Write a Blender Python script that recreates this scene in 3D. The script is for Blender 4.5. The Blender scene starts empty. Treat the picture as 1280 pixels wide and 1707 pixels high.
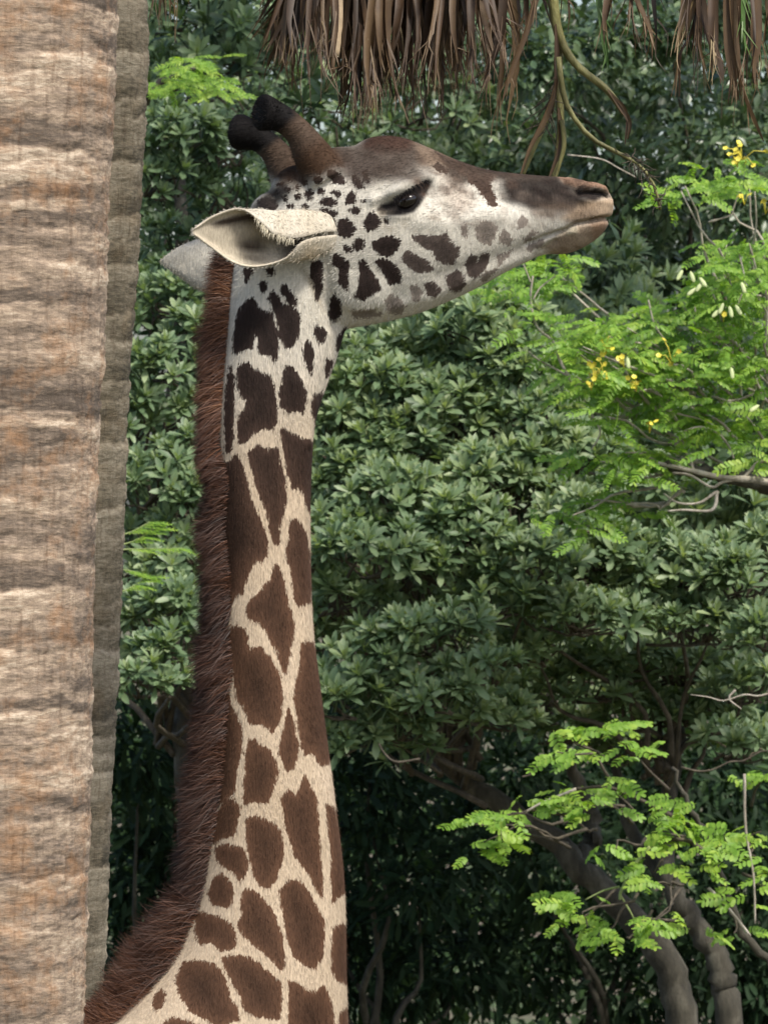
import bpy, bmesh, math, random
import numpy as np
from mathutils import Vector, Matrix

random.seed(7)
rng = np.random.default_rng(7)
SC = bpy.context.scene
COL = SC.collection

# ------------------------------------------------------------------ camera, sky, sun, exposure
CAM_D = 12.0            # metres from the camera to the giraffe's plane (y = 0)
FPX = 10320.0           # focal length in photograph pixels
ZC = 3.80               # camera height
cam_d = bpy.data.cameras.new("camera")
cam = bpy.data.objects.new("camera", cam_d)
COL.objects.link(cam)
cam.location = (0, -CAM_D, ZC)
cam.rotation_euler = (math.radians(90), 0, 0)
cam_d.sensor_fit = 'VERTICAL'
cam_d.sensor_height = 24.0
cam_d.lens = 24.0 * FPX / 1707.0
cam_d.clip_start = 0.1
cam_d.clip_end = 2000
cam_d.dof.use_dof = True
cam_d.dof.focus_distance = CAM_D - 0.05
cam_d.dof.aperture_fstop = 16.0
SC.camera = cam

SUN_DIR = Vector((0.38, -0.46, 0.80)).normalized()      # towards the sun
world = bpy.data.worlds.new("World")
SC.world = world
world.use_nodes = True
wn = world.node_tree
wn.nodes.clear()
sky = wn.nodes.new("ShaderNodeTexSky")
sky.sky_type = 'NISHITA'
sky.sun_disc = False
sky.sun_elevation = math.asin(SUN_DIR.z)
sky.sun_rotation = math.atan2(SUN_DIR.x, SUN_DIR.y)
sky.dust_density = 3.0
bg = wn.nodes.new("ShaderNodeBackground")
bg.inputs[1].default_value = 0.15
wo = wn.nodes.new("ShaderNodeOutputWorld")
wn.links.new(sky.outputs[0], bg.inputs[0])
wn.links.new(bg.outputs[0], wo.inputs[0])

sun_d = bpy.data.lights.new("sun", 'SUN')
sun_d.energy = 3.0
sun_d.angle = math.radians(9.0)
sun_d.color = (1.0, 0.95, 0.86)
sun = bpy.data.objects.new("sun", sun_d)
COL.objects.link(sun)
sun.location = (6, -6, 14)
sun.rotation_euler = SUN_DIR.to_track_quat('Z', 'Y').to_euler()

SC.view_settings.view_transform = 'Standard'
SC.view_settings.look = 'None'
SC.view_settings.gamma = 1.0
SC.view_settings.exposure = 0.62
SC.view_settings.use_curve_mapping = False
SC.render.engine = 'CYCLES'
SC.cycles.use_denoising = True
SC.cycles.max_bounces = 8
SC.cycles.transparent_max_bounces = 8

# ------------------------------------------------------------------ helpers
def P(px, py, Y=0.0):
    """photograph pixel -> point at depth Y"""
    s = (Y + CAM_D) / FPX
    return np.array(((px - 640.0) * s, Y, ZC - (py - 853.5) * s))

def wloc(o):
    v = Vector((0, 0, 0))
    while o is not None:
        v += o.location
        o = o.parent
    return v

def put(o, parent=None, world=(0, 0, 0)):
    COL.objects.link(o)
    if parent is not None:
        o.location = Vector(world) - wloc(parent)
        o.parent = parent
    else:
        o.location = world
    return o

def thing(name, label, cat, loc, group=None):
    o = bpy.data.objects.new(name, None)
    o.empty_display_size = 0.2
    COL.objects.link(o)
    o.location = loc
    o["label"] = label
    o["category"] = cat
    if group:
        o["group"] = group
    return o

def mesh_np(name, verts, quads=None, tris=None, mat=None, attrs=None, smooth=True, colors=None):
    me = bpy.data.meshes.new(name)
    verts = np.asarray(verts, dtype=np.float32)
    nq = 0 if quads is None else len(quads)
    nt = 0 if tris is None else len(tris)
    loops = []
    starts = []
    if nq:
        q = np.asarray(quads, dtype=np.int32)
        loops.append(q.ravel()); starts.append(np.arange(nq, dtype=np.int32) * 4)
    if nt:
        t = np.asarray(tris, dtype=np.int32)
        loops.append(t.ravel()); starts.append(nq * 4 + np.arange(nt, dtype=np.int32) * 3)
    loops = np.concatenate(loops); starts = np.concatenate(starts)
    me.vertices.add(len(verts)); me.vertices.foreach_set("co", verts.ravel())
    me.loops.add(len(loops)); me.loops.foreach_set("vertex_index", loops)
    me.polygons.add(nq + nt); me.polygons.foreach_set("loop_start", starts)
    me.update(calc_edges=True)
    if smooth:
        me.polygons.foreach_set("use_smooth", np.ones(nq + nt, dtype=bool))
    if mat is not None:
        me.materials.append(mat)
    for k, v in (attrs or {}).items():
        a = me.attributes.new(k, 'FLOAT', 'POINT')
        a.data.foreach_set("value", np.asarray(v, dtype=np.float32))
    for k, v in (colors or {}).items():
        a = me.attributes.new(k, 'FLOAT_COLOR', 'POINT')
        c = np.ones((len(verts), 4), dtype=np.float32); c[:, :3] = v
        a.data.foreach_set("color", c.ravel())
    me.validate()
    return me

class Bag:
    """collects pieces that make one mesh"""
    def __init__(self):
        self.v, self.q, self.t, self.a, self.n = [], [], [], [], 0
    def add(self, v, q=None, t=None, a=None):
        v = np.asarray(v)
        if q is not None and len(q): self.q.append(np.asarray(q) + self.n)
        if t is not None and len(t): self.t.append(np.asarray(t) + self.n)
        self.v.append(v)
        self.a.append(np.zeros(len(v)) if a is None else (np.full(len(v), a) if np.isscalar(a) else np.asarray(a)))
        self.n += len(v)
    def mesh(self, name, mat, smooth=True):
        return mesh_np(name, np.concatenate(self.v),
                       np.concatenate(self.q) if self.q else None,
                       np.concatenate(self.t) if self.t else None, mat,
                       {"var": np.concatenate(self.a)}, smooth)

def catmull(pts, n):
    """resample a polyline (k x d) smoothly into n points"""
    pts = np.asarray(pts, float)
    k = len(pts)
    if k == 2:
        t = np.linspace(0, 1, n)[:, None]
        return pts[0] * (1 - t) + pts[1] * t
    p = np.vstack([2 * pts[0] - pts[1], pts, 2 * pts[-1] - pts[-2]])
    out = []
    for u in np.linspace(0, k - 1 - 1e-6, n):
        i = int(u); f = u - i
        a, b, c, d = p[i], p[i + 1], p[i + 2], p[i + 3]
        out.append(0.5 * ((2 * b) + (-a + c) * f + (2 * a - 5 * b + 4 * c - d) * f * f + (-a + 3 * b - 3 * c + d) * f ** 3))
    return np.array(out)

def tube(path, radii, seg=8, wob=0.0, r=None):
    path = np.asarray(path, float); n = len(path)
    radii = np.broadcast_to(np.asarray(radii, float), (n,)) if np.ndim(radii) == 0 else np.asarray(radii, float)
    tan = np.gradient(path, axis=0)
    tan /= np.linalg.norm(tan, axis=1)[:, None] + 1e-9
    ref = np.array((0.31, 0.82, 0.47))
    a = np.cross(tan, ref); a /= np.linalg.norm(a, axis=1)[:, None] + 1e-9
    b = np.cross(tan, a)
    th = np.linspace(0, 2 * math.pi, seg, endpoint=False)
    ring = a[:, None, :] * np.cos(th)[None, :, None] + b[:, None, :] * np.sin(th)[None, :, None]
    rr = radii[:, None] * np.ones(seg)
    if wob:
        rr = rr * (1 + wob * rng.standard_normal((n, seg)))
    v = (path[:, None, :] + ring * rr[:, :, None]).reshape(-1, 3)
    q = []
    for i in range(n - 1):
        for j in range(seg):
            j2 = (j + 1) % seg
            q.append((i * seg + j, i * seg + j2, (i + 1) * seg + j2, (i + 1) * seg + j))
    v = np.vstack([v, path[0], path[-1]])
    t = []
    for j in range(seg):
        j2 = (j + 1) % seg
        t.append((n * seg, j2, j)); t.append((n * seg + 1, (n - 1) * seg + j, (n - 1) * seg + j2))
    return v, q, t

def wiggle(a, b, n=8, amp=0.05):
    a = np.asarray(a, float); b = np.asarray(b, float)
    L = np.linalg.norm(b - a)
    t = np.linspace(0, 1, n)[:, None]
    o = rng.standard_normal((4, 3)) * amp * L
    o[0] = 0; o[-1] = 0
    return a * (1 - t) + b * t + catmull(o, n) * np.sin(t * math.pi) ** 0.5

def smoothstep(a, b, x):
    t = np.clip((x - a) / (b - a), 0, 1)
    return t * t * (3 - 2 * t)

# ------------------------------------------------------------------ node helpers
def newmat(name):
    m = bpy.data.materials.new(name)
    m.use_nodes = True
    nt = m.node_tree
    nt.nodes.clear()
    out = nt.nodes.new("ShaderNodeOutputMaterial")
    b = nt.nodes.new("ShaderNodeBsdfPrincipled")
    nt.links.new(b.outputs[0], out.inputs[0])
    return m, nt, b, out

def N(nt, typ, **kw):
    n = nt.nodes.new(typ)
    for k, v in kw.items():
        setattr(n, k, v)
    return n

def noise(nt, scale, vec=None, detail=4, rough=0.6, stretch=None):
    n = N(nt, "ShaderNodeTexNoise")
    n.inputs["Scale"].default_value = scale
    n.inputs["Detail"].default_value = detail
    n.inputs["Roughness"].default_value = rough
    if vec is None:
        tc = N(nt, "ShaderNodeTexCoord"); vec = tc.outputs["Object"]
    if stretch is not None:
        mp = N(nt, "ShaderNodeMapping")
        mp.inputs["Scale"].default_value = stretch
        nt.links.new(vec, mp.inputs[0]); vec = mp.outputs[0]
    nt.links.new(vec, n.inputs["Vector"])
    return n.outputs["Fac"]

def ramp(nt, fac, stops):
    r = N(nt, "ShaderNodeValToRGB")
    e = r.color_ramp.elements
    while len(e) < len(stops):
        e.new(0.5)
    for i, (p, c) in enumerate(stops):
        e[i].position = p
        e[i].color = (*c, 1) if len(c) == 3 else c
    nt.links.new(fac, r.inputs[0])
    return r.outputs[0]

def mix(nt, fac, a, b, blend='MIX'):
    m = N(nt, "ShaderNodeMix", data_type='RGBA', blend_type=blend)
    for sock, val in ((0, fac), (6, a), (7, b)):
        if hasattr(val, "is_linked") or hasattr(val, "links"):
            nt.links.new(val, m.inputs[sock])
        else:
            m.inputs[sock].default_value = val if sock == 0 else ((*val, 1) if len(val) == 3 else val)
    return m.outputs[2]

def math_n(nt, op, a, b=None, clamp=False):
    m = N(nt, "ShaderNodeMath", operation=op, use_clamp=clamp)
    for i, val in enumerate((a, b)):
        if val is None: continue
        if hasattr(val, "links"): nt.links.new(val, m.inputs[i])
        else: m.inputs[i].default_value = val
    return m.outputs[0]

def bump(nt, b, h, strength=0.3, dist=0.01):
    n = N(nt, "ShaderNodeBump")
    n.inputs["Strength"].default_value = strength
    n.inputs["Distance"].default_value = dist
    nt.links.new(h, n.inputs["Height"])
    nt.links.new(n.outputs[0], b.inputs["Normal"])

def attr(nt, name):
    a = N(nt, "ShaderNodeAttribute", attribute_name=name)
    return a

# ------------------------------------------------------------------ materials
def leaf_material(name, dark, mid, light, rough=0.42, trans=0.35, spec=0.5, back=None):
    """real leaf: colour from its own age (var attribute) and small blotches, thin translucency"""
    m, nt, b, out = newmat(name)
    a = attr(nt, "var").outputs["Fac"]
    oi = N(nt, "ShaderNodeObjectInfo")
    v = math_n(nt, 'ADD', a, math_n(nt, 'MULTIPLY', math_n(nt, 'SUBTRACT', oi.outputs["Random"], 0.5), 0.35))
    nz = noise(nt, 6.0, detail=3)
    v = math_n(nt, 'ADD', v, math_n(nt, 'MULTIPLY', math_n(nt, 'SUBTRACT', nz, 0.5), 0.5), clamp=True)
    c = ramp(nt, v, [(0.0, dark), (0.5, mid), (1.0, light)])
    nt.links.new(c, b.inputs["Base Color"])
    b.inputs["Roughness"].default_value = rough
    b.inputs["Specular IOR Level"].default_value = spec
    tr = N(nt, "ShaderNodeBsdfTranslucent")
    tc = mix(nt, 1.0, c, (1.25, 1.3, 0.55), 'MULTIPLY')
    nt.links.new(tc, tr.inputs[0])
    ms = N(nt, "ShaderNodeMixShader")
    ms.inputs[0].default_value = trans
    nt.links.new(b.outputs[0], ms.inputs[1]); nt.links.new(tr.outputs[0], ms.inputs[2])
    nt.links.new(ms.outputs[0], out.inputs[0])
    return m

M = {}
M['rosette'] = leaf_material("rosette_leaf", (0.050, 0.092, 0.045), (0.155, 0.230, 0.115), (0.33, 0.40, 0.21), 0.48, 0.32, 0.5)
M['shade'] = leaf_material("shade_leaf", (0.010, 0.022, 0.010), (0.018, 0.040, 0.016), (0.05, 0.08, 0.028), 0.65, 0.15, 0.15)  # leaf colour darkened to stand in for deep shade under the trees
M['feather'] = leaf_material("feathery_leaf", (0.10, 0.22, 0.028), (0.22, 0.38, 0.052), (0.42, 0.54, 0.09), 0.5, 0.45)
M['feather_dim'] = leaf_material("feathery_leaf_green", (0.05, 0.14, 0.03), (0.10, 0.25, 0.045), (0.20, 0.37, 0.06), 0.5, 0.4)
M['glossy'] = leaf_material("glossy_small_leaf", (0.035, 0.065, 0.030), (0.085, 0.14, 0.066), (0.19, 0.25, 0.12), 0.33, 0.22, 0.6)
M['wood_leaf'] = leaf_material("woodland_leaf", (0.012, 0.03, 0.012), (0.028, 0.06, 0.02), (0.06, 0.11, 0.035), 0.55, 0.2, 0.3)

def bark(name, c0, c1, c2, scale=14, rough=0.85):
    m, nt, b, out = newmat(name)
    f = noise(nt, scale, detail=8, rough=0.65, stretch=(1, 1, 0.35))
    c = ramp(nt, f, [(0.3, c0), (0.52, c1), (0.72, c2)])
    nt.links.new(c, b.inputs["Base Color"])
    b.inputs["Roughness"].default_value = rough
    bump(nt, b, f, 0.6, 0.02)
    return m
M['bark'] = bark("brown_bark", (0.018, 0.016, 0.010), (0.050, 0.044, 0.030), (0.12, 0.11, 0.082), 22)
M['pale_twig'] = bark("pale_twig", (0.20, 0.17, 0.13), (0.36, 0.32, 0.26), (0.55, 0.50, 0.43), 30)
M['twig'] = bark("dull_twig", (0.03, 0.024, 0.015), (0.07, 0.056, 0.038), (0.14, 0.115, 0.08), 40)
M['green_twig'] = bark("green_twig", (0.12, 0.17, 0.05), (0.24, 0.30, 0.10), (0.38, 0.42, 0.18), 30, 0.6)

def simple(name, c, rough=0.6, var=0.25, scale=30):
    m, nt, b, out = newmat(name)
    f = noise(nt, scale, detail=5)
    lo = tuple(x * (1 - var) for x in c); hi = tuple(min(1, x * (1 + var)) for x in c)
    nt.links.new(ramp(nt, f, [(0.3, lo), (0.7, hi)]), b.inputs["Base Color"])
    b.inputs["Roughness"].default_value = rough
    return m
M['flower'] = simple("yellow_petal", (0.66, 0.56, 0.06), 0.5)
M['pod'] = simple("pale_pod", (0.38, 0.44, 0.20), 0.5)

# ground
m, nt, b, out = newmat("earth_and_litter")
f1 = noise(nt, 0.6, detail=6); f2 = noise(nt, 24, detail=8)
c = ramp(nt, f2, [(0.3, (0.06, 0.045, 0.03)), (0.55, (0.13, 0.10, 0.065)), (0.75, (0.22, 0.18, 0.12))])
g = ramp(nt, f2, [(0.3, (0.03, 0.05, 0.015)), (0.7, (0.08, 0.12, 0.035))])
nt.links.new(mix(nt, ramp(nt, f1, [(0.45, (0, 0, 0)), (0.6, (1, 1, 1))]), c, g), b.inputs["Base Color"])
b.inputs["Roughness"].default_value = 0.95
bump(nt, b, f2, 0.7, 0.05)
M['ground'] = m

# ------------------------------------------------------------------ ground
gn = 60
gx = np.sinh(np.linspace(-6.2, 6.2, gn)) * 1.7
xx, yy = np.meshgrid(gx, gx, indexing='ij')
zz = 0.05 * np.sin(xx * 0.7) * np.cos(yy * 0.55) * np.exp(-((xx ** 2 + yy ** 2) / 3000)) - 0.03
gv = np.stack([xx, yy, zz], -1).reshape(-1, 3)
idx = np.arange(gn * gn).reshape(gn, gn)
gq = np.stack([idx[:-1, :-1], idx[1:, :-1], idx[1:, 1:], idx[:-1, 1:]], -1).reshape(-1, 4)
o = bpy.data.objects.new("ground", mesh_np("ground", gv, gq, None, M['ground']))
o["kind"] = "structure"; o["label"] = "bare earth and short grass under the trees"
put(o)

# ================================================================== GIRAFFE
def GP(px, py, Y=0.0):
    """side-view tracing of the animal, taken in its own mid plane (860 px = 1 m)"""
    return np.array(((px - 640.0) / 860.0, Y, ZC - (py - 853.5) / 860.0))

def loft(rings):
    k, s = len(rings), len(rings[0])
    v = np.concatenate(rings)
    i = np.arange(k * s).reshape(k, s); j = np.roll(i, -1, axis=1)
    q = np.stack([i[:-1], j[:-1], j[1:], i[1:]], -1).reshape(-1, 4)
    v = np.vstack([v, rings[0].mean(0), rings[-1].mean(0)])
    t = []
    for a in range(s):
        b_ = (a + 1) % s
        t.append((k * s, b_, a)); t.append((k * s + 1, (k - 1) * s + a, (k - 1) * s + b_))
    return v, q, np.array(t)

def interp_rows(tab, n):
    return catmull(np.array(tab, float), n)

TH = np.linspace(0, 2 * math.pi, 48, endpoint=False)
CS, SN = np.cos(TH), np.sin(TH)
def spow(x, e): return np.sign(x) * np.abs(x) ** e

gb = Bag()
# head : x, top, bottom, half width
HEAD = [(432, 352, 420, .040), (470, 302, 480, .070), (510, 268, 540, .086), (550, 247, 550, .097), (590, 243, 546, .104),
        (630, 227, 539, .108), (670, 229, 530, .106), (710, 244, 518, .098), (760, 266, 497, .084), (810, 282, 472, .070),
        (860, 289, 444, .060), (905, 293, 425, .056), (945, 296, 423, .057), (980, 303, 408, .056), (1005, 312, 388, .047),
        (1017, 325, 366, .030), (1022, 335, 350, .012)]
rings = []
for x, t, bt, hw in interp_rows(HEAD, 70):
    zm, hh = (t + bt) / 2, (bt - t) / 2
    s = spow(SN, 0.82)
    wf = 1 - 0.34 * np.clip(-s, 0, 1) ** 1.4 - 0.10 * np.clip(s - 0.3, 0, 1)
    y = hw * spow(CS, 0.82) * wf
    rings.append(np.stack([np.full(48, (x - 640) / 860), y, ZC - ((zm - hh * s) - 853.5) / 860], -1))
gb.add(*loft(rings))
# neck : y, back x, front x, half width
NECK = [(360, 440, 530, .055), (400, 410, 556, .068), (440, 390, 572, .074), (490, 380, 582, .078), (540, 372, 577, .080), (590, 366, 564, .080),
        (640, 362, 546, .080), (700, 358, 527, .081), (760, 357, 521, .083), (850, 358, 518, .087), (950, 358, 519, .092), (1050, 358, 523, .098),
        (1150, 354, 535, .105), (1250, 348, 548, .115), (1350, 339, 561, .126), (1450, 321, 573, .14), (1540, 292, 577, .155),
        (1620, 235, 578, .178), (1707, 120, 581, .21), (1800, 0, 588, .24), (1920, -110, 596, .265), (2060, -180, 590, .27), (2200, -200, 560, .25)]
rings = []
for y_, xl, xr, hw in interp_rows(NECK, 110):
    xm, hx = (xl + xr) / 2, (xr - xl) / 2
    c_ = spow(CS, 0.9)
    # throat side a little narrower than the nape side low down
    rings.append(np.stack([(xm + hx * c_ - 640) / 860, hw * spow(SN, 0.9) * (1 - 0.12 * c_), np.full(48, ZC - (y_ - 853.5) / 860)], -1))
gb.add(*loft(rings))
# barrel : X, top z, bottom z, half width
BODY = [(0.00, 2.45, 2.02, .12), (-0.12, 2.62, 1.88, .23), (-0.35, 2.78, 1.78, .31), (-0.6, 2.82, 1.74, .36), (-0.9, 2.73, 1.72, .40),
        (-1.25, 2.60, 1.75, .42), (-1.6, 2.47, 1.83, .38), (-1.85, 2.32, 1.95, .27), (-1.95, 2.2, 2.05, .13)]
rings = []
for X, zt, zb, hw in interp_rows(BODY, 40):
    rings.append(np.stack([np.full(48, X), hw * spow(CS, .95), (zt + zb) / 2 + (zt - zb) / 2 * spow(SN, .95)], -1))
gb.add(*loft(rings))
def limb(pts, rad):
    p = catmull(np.array(pts, float), 34)
    r = catmull(np.array([(x, 0, 0) for x in rad], float), 34)[:, 0]
    gb.add(*tube(p, r, 18))
for s_ in (-1, 1):
    limb([(-0.22, s_ * .17, 2.25), (-0.26, s_ * .2, 1.75), (-0.28, s_ * .2, 1.35), (-0.25, s_ * .19, .93), (-0.26, s_ * .19, .5), (-0.26, s_ * .19, .16), (-0.24, s_ * .19, .0)],
         [.20, .15, .10, .085, .058, .066, .085])
    limb([(-1.62, s_ * .17, 2.2), (-1.55, s_ * .21, 1.75), (-1.60, s_ * .2, 1.35), (-1.74, s_ * .19, .95), (-1.68, s_ * .19, .5), (-1.66, s_ * .19, .16), (-1.64, s_ * .19, .0)],
         [.26, .22, .12, .085, .056, .066, .085])
limb([(-1.93, 0, 2.25), (-2.05, 0, 1.9), (-2.08, 0, 1.4), (-2.07, 0, 1.1)], [.06, .03, .02, .03])
# occiput / crest, cheek muscle, orbit, ossicones
def blob(px, py, Y, rx, ry, rz):
    u = np.linspace(0, math.pi, 14)[1:-1]
    R = [np.stack([rx * np.cos(TH) * math.sin(a), ry * np.sin(TH) * math.sin(a), np.full(48, rz * math.cos(a))], -1) + GP(px, py, Y) for a in u]
    gb.add(*loft(R))
blob(455, 372, 0, .050, .065, .062)
blob(500, 330, 0, .06, .075, .065)
blob(640, 262, 0, .065, .045, .042)
for s_ in (-1, 1):
    blob(600, 450, s_ * .052, .085, .040, .085)
    blob(672, 330, s_ * .083, .050, .030, .036)
    blob(985, 322, s_ * .036, .034, .020, .018)
HORN = [(545, 300), (522, 262), (500, 226), (472, 202), (442, 192), (432, 190)]
HR = [40, 33, 24, 23, 31, 28]
for s_, dx, dy in ((-1, 0, 0), (1, -42, 25)):
    p = np.array([GP(x + dx, y + dy, s_ * (.050 + .005 * i)) for i, (x, y) in enumerate(HORN)])
    p = catmull(p, 26)
    r = catmull(np.array([(x / 860, 0, 0) for x in HR]), 26)[:, 0]
    r[-1] *= .55; r[-2] *= .85
    gb.add(*tube(p, r, 20))

raw = gb.mesh("giraffe_raw", None)
tmp = bpy.data.objects.new("tmp", raw)
COL.objects.link(tmp)
def remeshed(vox, smooth_it):
    md = tmp.modifiers.new("r", 'REMESH'); md.mode = 'VOXEL'; md.voxel_size = vox
    sm = tmp.modifiers.new("s", 'SMOOTH'); sm.factor = 0.5; sm.iterations = smooth_it
    dg = bpy.context.evaluated_depsgraph_get()
    me = tmp.evaluated_get(dg).to_mesh()
    v = np.empty(len(me.vertices) * 3, np.float32); me.vertices.foreach_get("co", v); v = v.reshape(-1, 3)
    q = np.empty(len(me.loops), np.int32); me.loops.foreach_get("vertex_index", q)
    tot = np.empty(len(me.polygons), np.int32); me.polygons.foreach_get("loop_total", tot)
    assert (tot == 4).all()
    q = q.reshape(-1, 4)
    tmp.evaluated_get(dg).to_mesh_clear()
    tmp.modifiers.clear()
    return v.astype(float), q
def keep(v, q, mask):
    fm = mask[q].all(1); q = q[fm]
    used = np.unique(q); mp = -np.ones(len(v), int); mp[used] = np.arange(len(used))
    return v[used], mp[q]
v1, q1 = remeshed(0.0046, 5)
v1, q1 = keep(v1, q1, v1[:, 2] > 2.60)
v2, q2 = remeshed(0.016, 2)
v2, q2 = keep(v2, q2, v2[:, 2] < 2.63)
bpy.data.objects.remove(tmp); bpy.data.meshes.remove(raw)

def vnormals(v, q):
    a = v[q[:, 2]] - v[q[:, 0]]; c = v[q[:, 3]] - v[q[:, 1]]
    fn = np.cross(a, c)
    n = np.zeros_like(v)
    for k in range(4): np.add.at(n, q[:, k], fn)
    return n / (np.linalg.norm(n, axis=1)[:, None] + 1e-12)
n1 = vnormals(v1, q1)

def side_px(v): return v[:, 0] * 860 + 640, 853.5 - (v[:, 2] - ZC) * 860

def seg_dist(x, y, poly, closed):
    p = np.asarray(poly, float)
    a = p if closed else p[:-1]
    b_ = np.roll(p, -1, 0) if closed else p[1:]
    d = np.full(x.shape, 1e9)
    for (ax, ay), (bx, by) in zip(a, b_):
        ex, ey = bx - ax, by - ay
        t = np.clip(((x - ax) * ex + (y - ay) * ey) / (ex * ex + ey * ey + 1e-9), 0, 1)
        d = np.minimum(d, (x - ax - t * ex) ** 2 + (y - ay - t * ey) ** 2)
    return np.sqrt(d)
def inside(x, y, poly):
    p = np.asarray(poly, float); r = np.zeros(x.shape, bool)
    for (ax, ay), (bx, by) in zip(p, np.roll(p, -1, 0)):
        c_ = (ay > y) != (by > y)
        r ^= c_ & (x < (bx - ax) * (y - ay) / (by - ay + 1e-12) + ax)
    return r
def sdf(x, y, poly, margin=40):
    """signed distance in tracing pixels (negative inside); far points are capped"""
    p = np.asarray(poly, float)
    out = np.full(x.shape, float(margin))
    m_ = (x > p[:, 0].min() - margin) & (x < p[:, 0].max() + margin) & (y > p[:, 1].min() - margin) & (y < p[:, 1].max() + margin)
    if m_.any():
        d = seg_dist(x[m_], y[m_], poly, True)
        out[m_] = np.where(inside(x[m_], y[m_], poly), -d, np.minimum(d, margin))
    return out

# fine modelling of the head: lids, brow, nostril, mouth, cheek and jaw lines, neck muscle
ux, uy = side_px(v1)
lat = np.abs(n1[:, 1])
def brush(line, width, depth, latmin=0.2):
    global v1
    m_ = (ux > 330) & (ux < 1040) & (uy < 720)
    d = np.full(len(v1), 1e3); d[m_] = seg_dist(ux[m_], uy[m_], line, False)
    w = np.exp(-(d / width) ** 2) * smoothstep(latmin, latmin + .25, lat) * depth
    v1 = v1 + n1 * w[:, None]
brush([(640, 345), (675, 340), (700, 328)], 17, -.011)                     # socket
brush([(625, 338), (652, 328), (675, 314), (700, 302), (716, 300)], 9, .010)   # brow / upper lid
brush([(640, 362), (660, 366), (682, 364), (698, 352), (708, 335)], 5, .005)   # lower lid
brush([(716, 318), (735, 345), (755, 372)], 14, -.004)                     # tear line
brush([(960, 321), (985, 324), (1003, 325), (1016, 328)], 5.5, -.014)      # nostril
brush([(938, 306), (955, 314), (978, 320)], 3.5, -.006)
brush([(945, 300), (975, 308), (1003, 317)], 7, .005)
brush([(970, 334), (1000, 337), (1018, 338)], 7, .004)
brush([(1012, 366), (981, 372), (960, 375), (940, 386), (909, 396), (878, 410)], 3.2, -.011)   # mouth
brush([(1024, 365), (1005, 367), (985, 371)], 3.6, -.012, -.5)
brush([(952, 386), (956, 388)], 8, .004)
brush([(925, 404), (905, 418)], 5, -.005)
brush([(880, 428), (800, 460), (720, 495), (640, 515)], 9, .004, .05)      # jaw rim
brush([(880, 412), (800, 440), (730, 462)], 12, -.004)
brush([(700, 372), (760, 372), (830, 360)], 16, .006)                      # cheek ridge
brush([(740, 320), (820, 330), (900, 335)], 20, -.005)
brush([(560, 545), (548, 600), (530, 660)], 9, -.004, .05)
brush([(540, 430), (548, 480), (560, 540)], 10, -.005)                     # behind the jaw
# long neck muscles and small tendons
for line, w_, d_ in (([(470, 520), (450, 700), (455, 900), (470, 1100), (480, 1300), (470, 1500)], 26, -.004),
                     ([(500, 640), (497, 800), (500, 1000), (515, 1200), (535, 1400)], 14, .004),
                     ([(545, 560), (530, 640), (515, 740)], 8, .004)):
    d = np.full(len(v1), 1e3); m_ = uy > 480; d[m_] = seg_dist(ux[m_], uy[m_], line, False)
    v1 = v1 + n1 * (np.exp(-(d / w_) ** 2) * smoothstep(.1, .5, lat) * d_)[:, None]
n1 = vnormals(v1, q1)

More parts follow.
